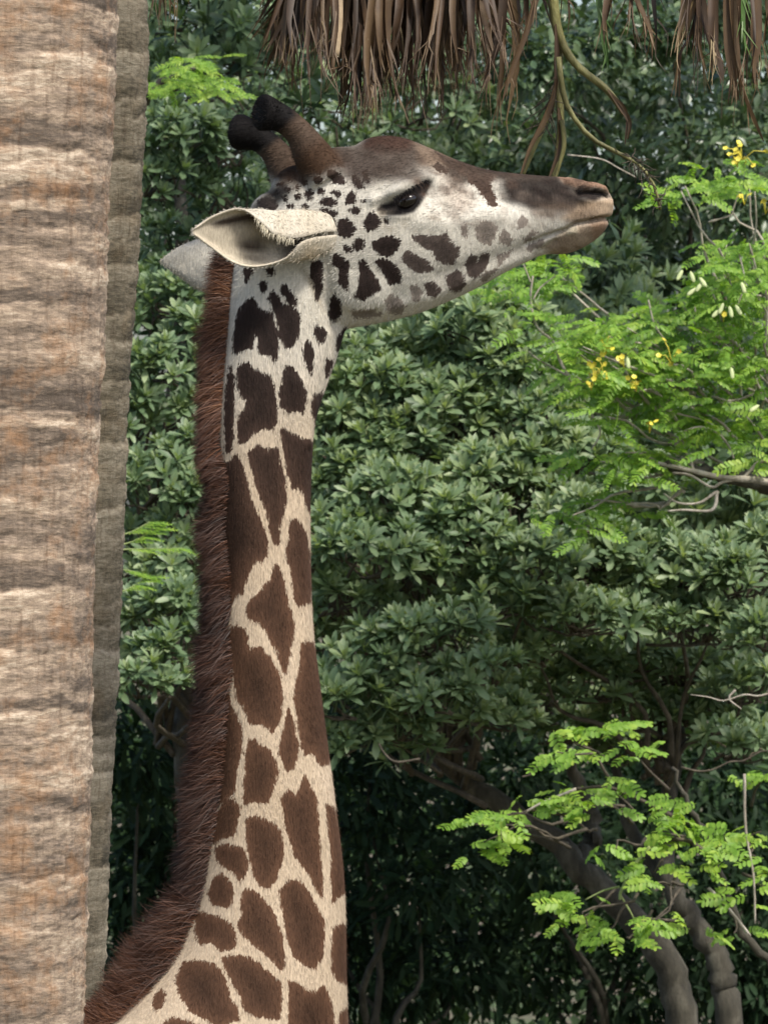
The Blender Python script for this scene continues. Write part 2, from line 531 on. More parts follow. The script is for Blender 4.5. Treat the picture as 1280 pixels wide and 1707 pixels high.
# ---- coat pattern, traced from the animal's flank
def C3(l): return [(280 + x / 3.556, 420 + y / 3.556) for x, y in l]
def C4(l): return [(280 + x / 3.765, 860 + y / 3.765) for x, y in l]
def C5(l): return [(130 + x / 2.612, 1240 + y / 2.612) for x, y in l]
def C1(l): return [(240 + x / 2.909, 140 + y / 2.909) for x, y in l]
def C2(l): return [(600 + x / 2.783, 180 + y / 2.783) for x, y in l]
D_, G_ = 'dark', 'grey'
SPOTS = []
for l in [
    [(410,400),(440,330),(470,290),(510,270),(525,300),(545,330),(575,360),(600,355),(625,390),(650,470),(655,560),(650,620),(635,650),(600,610),(560,610),(545,580),(540,520),(520,490),(500,580),(480,575),(440,595),(390,610),(395,500)],
    [(600,280),(630,232),(655,270),(690,315),(740,320),(775,360),(788,420),(780,500),(745,560),(710,578),(680,540),(660,450),(640,370),(615,320)],
    [(675,190),(710,215),(745,260),(775,315),(745,330),(710,310),(690,265),(678,230)],
    [(548,200),(575,170),(592,185),(590,235),(570,252),(552,225)],
    [(452,95),(530,95),(515,130),(490,160),(475,195),(455,180)],
    [(583,100),(640,95),(635,140),(615,155),(595,130)],
    [(850,65),(915,62),(922,150),(925,215),(895,290),(872,300),(868,220),(850,140)],
    [(970,40),(1000,22),(1050,45),(1080,70),(1075,140),(1065,245),(1040,225),(1015,180),(1020,110),(985,95)],
    [(950,370),(965,290),(985,258),(1028,295),(1025,370),(990,418),(965,400)],
    [(868,435),(900,450),(940,470),(935,520),(910,553),(888,530),(875,490)],
    [(1003,575),(1010,500),(1050,450),(1068,455),(1060,520),(1030,570),(1010,585)],
    [(808,560),(830,535),(850,545),(865,620),(862,690),(850,728),(830,690),(806,620)],
    [(935,690),(940,640),(978,645),(970,690),(940,740)],
    [(415,700),(440,672),(485,665),(500,690),(560,730),(610,740),(625,800),(640,900),(643,1000),(625,1050),(560,1045),(510,1070),(470,1120),(435,1135),(420,1060),(430,980),(470,920),(475,880),(440,850),(420,800)],
    [(690,720),(710,675),(745,690),(790,750),(815,830),(818,900),(800,955),(760,945),(700,948),(675,920),(668,850),(680,790)],
    [(870,850),(915,835),(910,920),(885,1030),(862,960),(860,890)],
    [(365,690),(382,680),(390,800),(388,950),(390,1080),(375,1180),(345,1190),(345,1000),(350,880)],
    [(672,1060),(690,1050),(740,1085),(800,1110),(845,1120),(875,1150),(872,1300),(860,1430),(858,1560),(830,1520),(810,1440),(780,1390),(745,1400),(720,1320),(700,1200),(685,1120)],
    [(490,1190),(545,1150),(580,1175),(650,1170),(670,1260),(690,1360),(700,1440),(690,1540),(665,1620),(655,1730),(630,1710),(605,1600),(580,1490),(540,1420),(520,1320),(500,1260)],
]: SPOTS.append((C3(l), D_))
SPOTS.append(([(355,772),(384,772),(395,760),(404,774),(412,797),(415,819),(421,839),(432,859),(440,881),(446,900),(445,924),(438,934),(429,933),(418,948),(410,966),(405,987),(394,990),(386,1009),(381,1032),(352,1036)], D_))
for l in [
    [(770,60),(805,20),(830,60),(860,100),(880,200),(897,300),(900,420),(895,540),(850,545),(825,560),(805,520),(795,420),(780,330),(755,260),(750,200),(775,140)],
    [(690,305),(710,330),(725,400),(740,480),(755,560),(775,630),(792,690),(780,770),(765,850),(750,920),(740,980),(730,960),(710,900),(690,830),(670,800),(640,750),(600,680),(570,650),(535,650),(510,620),(505,560),(530,520),(580,480),(610,440),(650,400),(670,340)],
    [(390,720),(410,690),(450,690),(485,705),(495,760),(510,840),(560,825),(590,820),(625,870),(660,910),(690,980),(715,1050),(720,1130),(715,1200),(700,1290),(660,1345),(640,1310),(600,1290),(565,1290),(530,1290),(500,1220),(470,1170),(440,1130),(430,1050),(420,960),(390,880),(370,800)],
    [(845,800),(870,790),(915,800),(930,860),(950,960),(970,1070),(995,1200),(1015,1320),(1025,1480),(1010,1550),(960,1555),(940,1500),(915,1470),(870,1480),(850,1440),(830,1330),(815,1220),(800,1130),(810,1060),(825,980),(840,900)],
    [(765,1200),(780,1240),(800,1340),(815,1420),(810,1500),(790,1570),(760,1580),(735,1540),(710,1480),(715,1420),(735,1330),(750,1260)],
]: SPOTS.append((C4(l), D_))
SPOTS.append(([(418,1229),(429,1232),(439,1242),(450,1246),(459,1262),(464,1288),(456,1312),(448,1332),(429,1330),(411,1332),(411,1297),(413,1262)], D_))
SPOTS.append(([(368,1139),(381,1147),(386,1171),(397,1195),(405,1216),(403,1240),(399,1272),(394,1300),(394,1313),(384,1320),(375,1332),(340,1332),(345,1139)], D_))
for l in [
    [(890,220),(920,195),(950,215),(975,180),(990,130),(1010,170),(1035,230),(1045,310),(1050,420),(1060,520),(1065,610),(1060,650),(1040,610),(1010,550),(980,510),(950,460),(925,390),(905,310)],
    [(1085,260),(1115,275),(1135,360),(1160,480),(1172,590),(1165,640),(1130,660),(1110,680),(1105,600),(1110,500),(1100,400),(1090,320)],
    [(640,240),(680,230),(710,270),(700,330),(680,385),(640,390),(600,420),(600,330)],
    [(745,310),(790,305),(850,330),(885,370),(900,430),(890,490),(865,560),(840,600),(800,595),(775,550),(755,460),(745,390)],
    [(610,440),(650,425),(690,430),(725,440),(740,490),(735,550),(710,580),(690,540),(650,520),(615,490)],
    [(600,570),(640,550),(670,590),(688,630),(670,680),(640,690),(600,680),(580,640)],
    [(740,615),(780,620),(810,660),(850,700),(865,750),(885,800),(895,860),(905,920),(895,955),(860,920),(820,880),(780,850),(735,810),(708,765),(725,720),(720,660)],
    [(890,620),(920,580),(955,580),(990,610),(1020,660),(1050,710),(1070,760),(1072,850),(1060,910),(1035,955),(990,935),(950,905),(930,850),(910,770),(895,690)],
    [(530,720),(580,725),(630,740),(670,760),(690,800),(695,850),(670,865),(630,870),(600,840),(565,840),(545,850),(520,800)],
    [(640,905),(700,895),(750,905),(790,930),(840,970),(885,1010),(890,1080),(885,1160),(850,1165),(790,1150),(745,1125),(720,1070),(690,1010),(660,960)],
    [(470,930),(540,920),(600,935),(635,960),(655,1010),(670,1070),(700,1120),(710,1165),(670,1170),(630,1195),(590,1170),(540,1140),(500,1120),(460,1060),(440,1000)],
    [(930,1010),(960,1020),(990,1050),(1030,1060),(1070,1040),(1095,1090),(1110,1150),(1110,1260),(1080,1330),(980,1340),(935,1260),(925,1130)],
    [(1115,790),(1150,780),(1172,800),(1178,1000),(1170,1040),(1130,1010),(1110,970),(1110,880)],
    [(390,1180),(430,1160),(490,1170),(540,1190),(580,1250),(600,1330),(480,1350),(380,1260)],
    [(700,1210),(740,1200),(780,1215),(860,1260),(880,1340),(760,1350),(690,1260)],
    [(1145,1160),(1170,1150),(1178,1300),(1140,1300)],
    [(352,1075),(378,1045),(392,1060),(380,1100),(362,1125),(345,1110)],
]: SPOTS.append((C5(l), D_))
for l in [
    [(550,570),(590,555),(640,570),(655,600),(630,635),(590,635),(560,600)],
    [(680,515),(705,500),(720,520),(705,538)], [(665,555),(690,548),(703,565),(690,580)], [(732,505),(750,495),(760,512),(745,525)],
    [(757,475),(775,462),(797,475),(795,500),(775,505)], [(820,470),(845,450),(870,480),(850,500),(825,490)],
    [(730,550),(755,538),(772,552),(760,572),(738,570)], [(782,540),(805,518),(828,530),(825,570),(800,578)],
    [(840,530),(860,515),(885,525),(878,548),(850,550)], [(770,595),(790,588),(808,600),(795,618),(775,612)], [(690,600),(720,590),(750,600),(720,615)],
    [(850,585),(880,560),(915,560),(942,590),(920,605),(880,602)], [(905,535),(935,522),(968,540),(960,565),(925,555)],
    [(980,590),(990,545),(1010,525),(1032,550),(1028,590),(1000,595)], [(890,430),(930,430),(960,450),(985,490),(960,505),(920,490),(895,465)],
    [(1005,460),(1030,445),(1055,480),(1070,520),(1045,520),(1015,495)], [(1060,435),(1085,430),(1098,470),(1090,500),(1070,480)],
    [(925,390),(950,380),(975,395),(970,415),(940,410)], [(820,400),(850,410),(868,450),(850,450),(830,430)],
    [(775,395),(800,390),(815,430),(800,445),(785,420)], [(740,395),(760,395),(775,430),(760,440)], [(720,430),(735,420),(745,455),(735,470),(722,455)],
    [(1056,573),(1074,573),(1074,590),(1056,590)], [(620,540),(650,520),(665,535),(640,548)], [(640,490),(670,480),(690,492),(660,505)],
    [(700,470),(715,455),(722,480),(708,492)], [(650,440),(668,425),(680,445),(662,460)], [(690,420),(702,405),(712,425),(700,440)],
    [(848,615),(890,620),(940,630),(935,650),(905,670),(870,655)], [(990,625),(1020,605),(1058,620),(1050,645),(1015,650)],
    [(935,700),(955,670),(990,665),(1020,685),(1032,715),(1015,745),(975,765),(945,745)], [(1070,690),(1085,645),(1110,632),(1140,655),(1152,685),(1130,720),(1085,728)],
    [(872,760),(890,750),(912,765),(905,795),(878,798)], [(1015,790),(1035,757),(1070,765),(1075,795),(1050,825),(1020,815)], [(967,795),(985,790),(1010,820),(995,835),(975,815)],
    [(1110,775),(1160,758),(1210,745),(1250,775),(1230,820),(1190,850),(1140,835),(1110,810)],
    [(1045,870),(1070,855),(1090,885),(1115,930),(1150,995),(1110,1030),(1060,1055),(1025,1035),(1045,960)],
    [(1125,870),(1150,855),(1190,865),(1225,890),(1255,935),(1245,970),(1190,980),(1170,940),(1140,900)],
    [(1165,672),(1180,668),(1192,685),(1185,695)], [(905,672),(925,665),(928,685),(908,690)],
]: SPOTS.append((C1(l), D_))
SPOTS.append((C1([(1170,1050),(1200,1030),(1245,1045),(1265,1085),(1245,1115),(1200,1115),(1175,1085)]), G_))
SPOTS.append((C1([(1010,1100),(1060,1110),(1130,1105),(1150,1125),(1080,1138),(1020,1138)]), G_))
for l in [
    [(230,605),(290,598),(350,605),(400,590),(420,630),(465,655),(455,690),(430,735),(380,730),(350,710),(330,675),(280,650)],
    [(195,690),(220,668),(255,690),(300,705),(340,755),(310,768),(260,770),(230,745),(195,725)],
    [(395,790),(450,750),(470,775),(492,825),(450,858),(420,850)],
    [(485,730),(510,685),(540,690),(545,730),(560,680),(600,675),(598,720),(570,760),(530,800),(495,770)],
    [(295,820),(340,808),(380,850),(350,880),(315,875)],
]: SPOTS.append((C2(l), 'mid'))
for l in [
    [(230,840),(260,825),(288,855),(275,900),(250,900)],
    [(530,570),(560,530),(600,535),(640,560),(630,610),(600,648),(570,640),(540,610)], [(640,590),(670,570),(708,615),(690,645),(650,635)],
    [(470,560),(490,545),(500,580),(495,625),(475,600)], [(755,610),(790,580),(825,580),(800,605),(760,630)], [(725,530),(750,505),(780,530),(755,560),(730,570)],
    [(630,690),(660,680),(705,668),(690,690),(640,740)], [(760,650),(850,605),(850,640),(790,672)], [(560,800),(580,760),(640,745),(620,770),(575,810)],
    [(0,945),(60,935),(105,960),(40,975),(0,975)],
]: SPOTS.append((C2(l), G_))
for l in [
    [(495,310),(610,310),(605,360),(625,420),(640,460),(600,470),(570,420),(540,380),(500,350)],
    [(485,250),(550,250),(545,290),(495,285)],
    [(330,275),(360,262),(410,300),(405,318),(355,300)], [(345,205),(440,255),(470,285),(420,275),(380,245)],
]: SPOTS.append((C2(l), 'brown'))

HEADDARK = np.array((.022, .015, .013)); LOWBROWN = np.array((.070, .036, .021))
COLS = {G_: np.array((.17, .145, .125)), 'mid': np.array((.060, .046, .040)), 'brown': np.array((.050, .032, .024))}

WHITE = np.array((.565, .535, .47)); CREAM = np.array((.45, .36, .263))
SOFT = [  # polygon, colour, feather px, strength
    ([(470,296),(500,258),(540,232),(600,238),(620,215),(660,212),(740,246),(800,270),(930,280),(930,299),(840,299),(780,298),(730,288),(690,284),(660,302),(600,305),(570,290),(530,305),(490,322)], (.052,.036,.027), 17, .95),
    ([(560,262),(690,272),(718,300),(690,312),(640,304),(600,318),(570,300)], (.078,.060,.050), 14, .82),
    ([(598,246),(618,214),(660,210),(700,230),(680,256),(630,258)], (.045,.023,.016), 10, .9),
    ([(690,240),(730,240),(760,262),(740,290),(700,280)], (.24,.17,.12), 10, .5),
    ([(735,285),(775,300),(790,345),(760,365),(735,330)], (.42,.33,.26), 16, .5),
    ([(838,296),(930,292),(965,326),(992,338),(985,348),(935,358),(885,352),(850,338),(832,315)], (.015,.010,.008), 11, .97),
    ([(735,262),(800,272),(930,284),(930,300),(860,303),(800,300),(770,312),(745,300)], (.032,.020,.014), 8, .88),
    ([(880,340),(985,345),(960,362),(920,372),(890,358)], (.15,.11,.085), 12, .5),
    ([(985,336),(1030,322),(1034,366),(1000,372),(958,374),(935,366),(955,350)], (.35,.25,.165), 9, .88),
    ([(1014,366),(1016,392),(970,424),(925,430),(905,414),(928,394),(960,376)], (.29,.215,.15), 8, .88),
    ([(982,374),(1014,366),(1012,396),(988,408)], (.20,.118,.075), 8, .75),
    ([(946,378),(958,376),(962,388),(946,394),(925,396),(930,390)], (.52,.46,.34), 4, .7),
    ([(929,294),(960,293),(986,299),(1005,304),(1020,318),(1016,326),(1005,320),(990,315),(980,320),(960,316),(940,308)], (.22,.13,.085), 4, .95),
    ([(952,315),(981,319),(991,315),(1005,320),(1019,329),(1003,332),(988,338),(960,330)], (.012,.008,.008), 3, .97),
    ([(632,346),(655,338),(670,327),(690,315),(712,302),(720,305),(712,326),(700,346),(690,358),(675,363),(656,364),(637,363),(628,354)], (.018,.015,.015), 3, 1.0),
    ([(420,345),(445,318),(480,300),(485,325),(460,350),(430,372)], (.022,.017,.015), 9, .95),
    ([(420,262),(440,230),(465,180),(500,170),(545,225),(575,270),(540,296),(500,300),(470,310),(440,290)], (.045,.024,.013), 13, .96),
    ([(360,150),(484,150),(496,198),(470,224),(452,240),(432,254),(360,266)], (.007,.006,.006), 8, 1.0),
    ([(505,450),(530,470),(540,520),(525,500)], (.25,.20,.14), 5, .6),
]
MANE_IN = np.array([(340, 402), (440, 392), (480, 388), (560, 384), (640, 376), (740, 371), (800, 388), (880, 378), (960, 386), (1050, 384), (1120, 390), (1200, 380), (1300, 372), (1380, 358), (1470, 342), (1520, 330), (1590, 298), (1640, 262), (1690, 212), (1760, 110)], float)

def coat(v, ear=None):
    x, y = side_px(v)
    k = smoothstep(480, 820, y)[:, None]
    base = WHITE * (1 - k) + CREAM * k
    sp = np.full(len(v), 30.0)
    scol = np.zeros((len(v), 3))
    kk = smoothstep(520, 1150, y)[:, None]
    default = HEADDARK * (1 - kk) + LOWBROWN * kk
    scol[:] = default
    best = np.full(len(v), 1e9)
    for poly, c_ in SPOTS:
        d = sdf(x, y, poly, 30)
        cc = default if c_ == D_ else COLS[c_]
        near = d < best
        best = np.where(near, d, best)
        m_ = near & (d < 29)
        scol[m_] = (cc[m_] if c_ == D_ else cc)
        sp = np.minimum(sp, d)
    # lower trunk of the body: same kind of blotches from a cell pattern
    low = y > 1700
    if low.any():
        seeds = np.array([(-2.1 + .21 * i + .11 * (j % 2) + rng.uniform(-.05, .05), .35 + .23 * j + rng.uniform(-.05, .05)) for i in range(13) for j in range(12)])
        q = v[low][:, [0, 2]]
        out = np.empty(len(q))
        for s0 in range(0, len(q), 20000):
            d = np.linalg.norm(q[s0:s0 + 20000, None] - seeds[None], axis=2); d.sort(axis=1)
            out[s0:s0 + 20000] = -((d[:, 1] - d[:, 0]) / 2 - .022) * 860
        sp[low] = np.where(y[low] < 1780, np.minimum(sp[low], out + (1780 - y[low]) * .8), out)
        scol[low] = LOWBROWN
    sp = sp - np.interp(y, [430, 700], [.5, 2.6])
    # patches: deeper towards their middle
    scol = scol * np.interp(-sp, [0, 12, 40], [1.5, .98, .48])[:, None]
    for poly, c_, f, st in SOFT:
        d = sdf(x, y, poly, max(40, f * 2))
        w = (smoothstep(f, -f, d) * st)[:, None] if False else (1 - smoothstep(-f, f, d))[:, None] * st
        base = base * (1 - w) + np.array(c_) * w
        if st > .94:
            scol = scol * (1 - w) + np.array(c_) * w
    # brown mottling of the short hair along the nose and cheek
    mr_ = np.random.default_rng(77)
    for x0, x1, y0, y1, n_, cc_, amp in ((690, 860, 255, 330, 60, (.085, .055, .040), .75), (720, 900, 320, 385, 46, (.20, .16, .13), .55), (835, 985, 300, 350, 70, (.018, .012, .010), .7), (860, 980, 315, 356, 14, (.15, .115, .095), .35),
                                         (560, 700, 245, 300, 50, (.035, .024, .018), .55), (890, 990, 342, 372, 26, (.10, .07, .05), .5), (930, 1000, 385, 420, 16, (.15, .10, .07), .45), (860, 960, 375, 425, 18, (.34, .30, .25), .5), (610, 720, 360, 400, 14, (.34, .29, .22), .4)):
        for _ in range(n_):
            bx, by = mr_.uniform(x0, x1), mr_.uniform(y0, y1); sx, sy = mr_.uniform(4, 13), mr_.uniform(2.5, 7)
            m_ = (np.abs(x - bx) < 3 * sx) & (np.abs(y - by) < 3 * sy + 10)
            if not m_.any(): continue
            dx_, dy_ = x[m_] - bx, y[m_] - by + (x[m_] - bx) * -.25
            g_ = (np.exp(-(dx_ / sx) ** 2 - (dy_ / sy) ** 2) * amp * mr_.uniform(.4, 1))[:, None]
            base[m_] = base[m_] * (1 - g_) + np.array(cc_) * g_
    # skin under the mane is dark
    mi = np.interp(y, MANE_IN[:, 0], MANE_IN[:, 1])
    w = ((1 - smoothstep(mi - 14, mi + 4, x)) * (y > 400) * (y < 1760))[:, None]
    base = base * (1 - w) + np.array((.07, .032, .02)) * w
    return base, sp, scol

base1, sp1, sc1 = coat(v1)
base2, sp2, sc2 = coat(v2)

# ---- ears: cupped shells rooted in the skull
EAR = [  # rows base->tip ; columns: upper margin, top, back, bottom, lower margin
    [(584,390,-.072),(584,374,-.066),(584,392,-.030),(584,410,-.066),(584,394,-.072)],
    [(540,392,-.124),(540,360,-.098),(540,392,-.060),(541,424,-.098),(541,398,-.124)],
    [(500,402,-.160),(502,356,-.125),(498,395,-.085),(506,437,-.125),(504,410,-.160)],
    [(463,399,-.176),(462,359,-.150),(450,400,-.118),(465,441,-.138),(478,437,-.165)],
    [(441,380,-.182),(432,357,-.160),(420,400,-.136),(428,443,-.140),(430,450,-.162)],
    [(405,355,-.178),(398,363,-.160),(390,398,-.150),(392,433,-.148),(392,443,-.164)],
    [(362,366,-.182),(360,376,-.170),(358,394,-.168),(357,411,-.167),(357,419,-.178)],
    [(328,389,-.192),(327,391,-.191),(326,393,-.190),(327,396,-.191),(328,398,-.192)]]
def ear_mesh(sgn, dx, dy):
    g = np.array(EAR, float)
    rows = np.stack([catmull(g[:, j], 40) for j in range(5)], 1)
    surf = np.stack([catmull(rows[i], 33) for i in range(40)], 0)          # 40 x 33 x 3
    W = np.stack([(surf[..., 0] + dx - 640) / 860, -sgn * surf[..., 1], ZC - (surf[..., 1 - 0] * 0 + (np.array(0)) - 0) + 0 * surf[..., 0]], -1)
    py_ = surf[..., 1] + dy
    Y_ = surf[..., 2] * (1 if sgn < 0 else -1)
    W = np.stack([(surf[..., 0] + dx - 640) / 860, Y_, ZC - (py_ - 853.5) / 860], -1)
    du = np.gradient(W, axis=0); dv = np.gradient(W, axis=1)
    nn = np.cross(du, dv); nn /= np.linalg.norm(nn, axis=2)[..., None] + 1e-9
    if sgn > 0: nn = -nn
    th = .0022 * np.ones((40, 33, 1)); th[:, 0] *= .25; th[:, -1] *= .25; th[-1] *= .3
    A = W + nn * th; B_ = W - nn * th
    n = 40 * 33
    i = np.arange(n).reshape(40, 33)
    qa = np.stack([i[:-1, :-1], i[1:, :-1], i[1:, 1:], i[:-1, 1:]], -1).reshape(-1, 4)
    qb = qa[:, ::-1] + n
    rim = []
    for r in range(39):
        rim.append((i[r, 0], i[r, 0] + n, i[r + 1, 0] + n, i[r + 1, 0])); rim.append((i[r, -1], i[r + 1, -1], i[r + 1, -1] + n, i[r, -1] + n))
    for c_ in range(32):
        rim.append((i[-1, c_], i[-1, c_] + n, i[-1, c_ + 1] + n, i[-1, c_ + 1]))
    v = np.concatenate([A.reshape(-1, 3), B_.reshape(-1, 3)])
    q = np.concatenate([qa, qb, np.array(rim)])
    # colour: pale outside; inside buff with dark streaks along the ear
    uu, vv = np.meshgrid(np.linspace(0, 1, 40), np.linspace(0, 1, 33), indexing='ij')
    streak = 1.1 * np.exp(-((vv - .33) / .075) ** 2) * smoothstep(.40, .5, uu) * (1 - smoothstep(.80, .92, uu)) \
        + 1.0 * np.exp(-((vv - .57) / .07) ** 2) * smoothstep(.40, .52, uu) * (1 - smoothstep(.58, .76, uu)) \
        + .6 * np.exp(-((vv - .70) / .03) ** 2) * smoothstep(.42, .55, uu) * (1 - smoothstep(.6, .74, uu)) \
        + .9 * (1 - smoothstep(.30, .44, uu))
    streak = np.clip(streak * (1.0 + .18 * np.sin(vv * 45 + uu * 9)), 0, 1)
    inn = np.array((.42, .37, .29)) * (1 - streak[..., None]) + np.array((.045, .032, .024)) * streak[..., None]
    edge = (np.minimum(vv, 1 - vv) < .04)[..., None]
    inn = np.where(edge, np.array((.52, .46, .36)), inn)
    outc = np.ones((40, 33, 3)) * np.array((.52, .48, .405))
    dirt = np.exp(-((uu - .24) / .10) ** 2) * (.35 + .65 * np.exp(-((vv - .82) / .12) ** 2)) + .35 * np.exp(-((uu - .40) / .05) ** 2)
    outc = outc * (1 - dirt[..., None] * np.array((.30, .38, .50)))
    # which shell is the inside (towards the opening)?
    ca, cb = (inn, outc) if np.mean(((A - B_) * (W - W.mean((0, 1))))) < 0 else (outc, inn)
    # test robustly with the middle of the cup
    mid = nn[20, 16]; toward = (W[20, 0] + W[20, -1]) / 2 - W[20, 16]
    ca, cb = (inn, outc) if np.dot(mid, toward) > 0 else (outc, inn)
    c_ = np.concatenate([ca.reshape(-1, 3), cb.reshape(-1, 3)])
    return v, q, c_
e1v, e1q, e1c = ear_mesh(-1, 0, 0)
e2v, e2q, e2c = ear_mesh(1, -62, 36)

# fur material
m, nt, b, out = newmat("giraffe_coat")
ba = attr(nt, "coat_base").outputs["Color"]; sa = attr(nt, "coat_patch").outputs["Color"]; sd = attr(nt, "patch_edge").outputs["Fac"]
n_f = noise(nt, 260, detail=3, rough=0.6, stretch=(1, 1, .28))
n_m = noise(nt, 70, detail=3, stretch=(1, 1, .5))
n_l = noise(nt, 7, detail=4)
e = math_n(nt, 'ADD', sd, math_n(nt, 'MULTIPLY', math_n(nt, 'SUBTRACT', n_f, .5), 15.0))
e = math_n(nt, 'ADD', e, math_n(nt, 'MULTIPLY', math_n(nt, 'SUBTRACT', n_m, .5), 10.0))
mr = N(nt, "ShaderNodeMapRange", interpolation_type='SMOOTHSTEP')
mr.inputs["From Min"].default_value = -1.6; mr.inputs["From Max"].default_value = 1.6
nt.links.new(e, mr.inputs["Value"])
c = mix(nt, mr.outputs[0], sa, ba)
c = mix(nt, 1.0, c, ramp(nt, n_f, [(.25, (.72, .72, .72)), (.75, (1.22, 1.22, 1.22))]), 'MULTIPLY')
c = mix(nt, 1.0, c, ramp(nt, n_l, [(.3, (.86, .84, .80)), (.7, (1.10, 1.10, 1.10))]), 'MULTIPLY')
nt.links.new(c, b.inputs["Base Color"])
b.inputs["Roughness"].default_value = 0.75
b.inputs["Specular IOR Level"].default_value = 0.12
b.inputs["Sheen Weight"].default_value = 0.0
b.inputs["Sheen Roughness"].default_value = 0.5
bump(nt, b, n_f, 0.45, 0.004)
M['coat'] = m

nv = [len(v1), len(v2), len(e1v), len(e2v)]
off = np.cumsum([0] + nv)
gv = np.concatenate([v1, v2, e1v, e2v])
gq = np.concatenate([q1, q2 + off[1], e1q + off[2], e2q + off[3]])
far = np.full(nv[2], 30.0); far2 = np.full(nv[3], 30.0)
cb = np.concatenate([base1, base2, e1c, e2c]); cp = np.concatenate([sc1, sc2, e1c, e2c]); pe = np.concatenate([sp1, sp2, far, far2])
giraffe = thing("giraffe", "tall brown-patched giraffe with raised head facing the hanging palm leaves", "giraffe", (-0.9, 0, 0))
body = bpy.data.objects.new("body", mesh_np("body", gv, gq, None, M['coat'], {"patch_edge": pe}, True, {"coat_base": cb, "coat_patch": cp}))
put(body, giraffe)

# eyes
m, nt, b, out = newmat("eye_dark")
b.inputs["Base Color"].default_value = (.012, .008, .006, 1)
b.inputs["Roughness"].default_value = 0.12
M['eye'] = m
hm = (np.hypot(ux - 678, uy - 339) < 8)
for s_ in (-1, 1):
    sel = hm & (np.sign(v1[:, 1]) == s_) & (np.abs(v1[:, 1]) > .05)
    ys = np.abs(v1[sel, 1]).max() if sel.any() else .1
    bm = bmesh.new(); bmesh.ops.create_uvsphere(bm, u_segments=24, v_segments=16, radius=.0225)
    for f in bm.faces: f.smooth = True
    me = bpy.data.meshes.new("eye"); bm.to_mesh(me); bm.free(); me.materials.append(M['eye'])
    c_ = GP(678, 339, s_ * (ys - .0135))
    ob = put(bpy.data.objects.new("eye", me), giraffe, c_)
    ob.scale = (1.0, .9, .72); ob.rotation_euler = (0, math.radians(-26), 0)

# strands: thin three-sided blades
def strands(roots, dirs, lens, width, bend, rows=5, var=None):
    """roots n x 3, dirs n x 3 (unit), bend n x 3 added quadratically"""
    n = len(roots)
    t = np.linspace(0, 1, rows)
    ctr = roots[:, None] + dirs[:, None] * (lens[:, None, None] * t[None, :, None]) + bend[:, None] * (lens[:, None, None] * (t ** 2)[None, :, None])
    sd_ = np.cross(dirs, rng.standard_normal((n, 3)) + np.array((0, 1.6, 0)))
    sd_ = np.cross(dirs, np.array((0, -1.0, 0)) + .5 * rng.standard_normal((n, 3)))
    sd_ /= np.linalg.norm(sd_, axis=1)[:, None] + 1e-9
    w = width * (1 - .85 * t ** 1.5)
    L = ctr - sd_[:, None] * w[None, :, None] / 2; R = ctr + sd_[:, None] * w[None, :, None] / 2
    v = np.stack([L, R], 2).reshape(-1, 3)
    i = (np.arange(n)[:, None] * rows + np.arange(rows - 1)[None]) * 2
    q = np.stack([i, i + 1, i + 3, i + 2], -1).reshape(-1, 4)
    a = np.repeat(var, rows * 2) if var is not None else np.zeros(len(v))
    tt = np.tile(np.repeat(t, 2), n)
    return v, q, a, tt

# ---- mane along the nape
m, nt, b, out = newmat("mane_hair")
va = attr(nt, "var").outputs["Fac"]; ti = attr(nt, "tip").outputs["Fac"]
c = ramp(nt, va, [(0.0, (.016, .008, .005)), (.35, (.062, .025, .013)), (.7, (.155, .062, .028)), (1.0, (.30, .15, .075))])
c = mix(nt, math_n(nt, 'MULTIPLY', ti, .45), c, (.05, .022, .015))
nt.links.new(c, b.inputs["Base Color"])
b.inputs["Roughness"].default_value = .55
b.inputs["Specular IOR Level"].default_value = .35
M['mane'] = m
NK = np.array(NECK, float)
nst = 60000
yy_ = 395 + (1790 - 395) * rng.random(nst) ** .95
xl = np.interp(yy_, NK[:, 0], NK[:, 1]); xr = np.interp(yy_, NK[:, 0], NK[:, 2]); hw = np.interp(yy_, NK[:, 0], NK[:, 3])
mi = np.interp(yy_, MANE_IN[:, 0], MANE_IN[:, 1]) + np.interp(yy_, [400, 760, 1000, 1707], [2, 4, 12, 16])
hx = (xr - xl) / 2
amax = np.arccos(np.clip(1 - (mi - xl) / hx, -1, 1))
amax = np.clip(amax, .25, 1.15)
ang = (rng.random(nst) * 2 - 1) * amax * .96
ca, sa_ = np.cos(ang), np.sin(ang)
rootx = (xl + xr) / 2 - hx * ca ** .9 + 1
roots = np.stack([(rootx - 640) / 860, hw * np.sign(sa_) * np.abs(sa_) ** .9 * 1.0, ZC - (yy_ - 853.5) / 860], -1)
# outward direction: leans away from the nape, a little down; on the withers follows the slope
slope = np.gradient(NK[:, 1], NK[:, 0]); sl = np.interp(yy_, NK[:, 0], slope)
nz = np.stack([-ca, sa_ * .8, -sl * ca * .9], -1); nz /= np.linalg.norm(nz, axis=1)[:, None]
tuft2 = np.sin(yy_ / 23 + 3 * ang) * .6 + np.sin(yy_ / 9.1 + 5 * ang + 1) * .4 + np.sin(yy_ / 61) * .4
tuft = np.sin(yy_ / 17) * .5 + np.sin(yy_ / 41 + 1) * .5 + np.sin(yy_ / 7.3 + 2) * .3
dirs = nz + np.stack([np.zeros(nst), rng.normal(0, .22, nst), rng.normal(-0.05, .42, nst) + .45 * tuft2], -1)
side = np.abs(ang) / (amax + 1e-6)
dirs += side[:, None] * np.array((-.55, 0, -.25))
dirs /= np.linalg.norm(dirs, axis=1)[:, None]
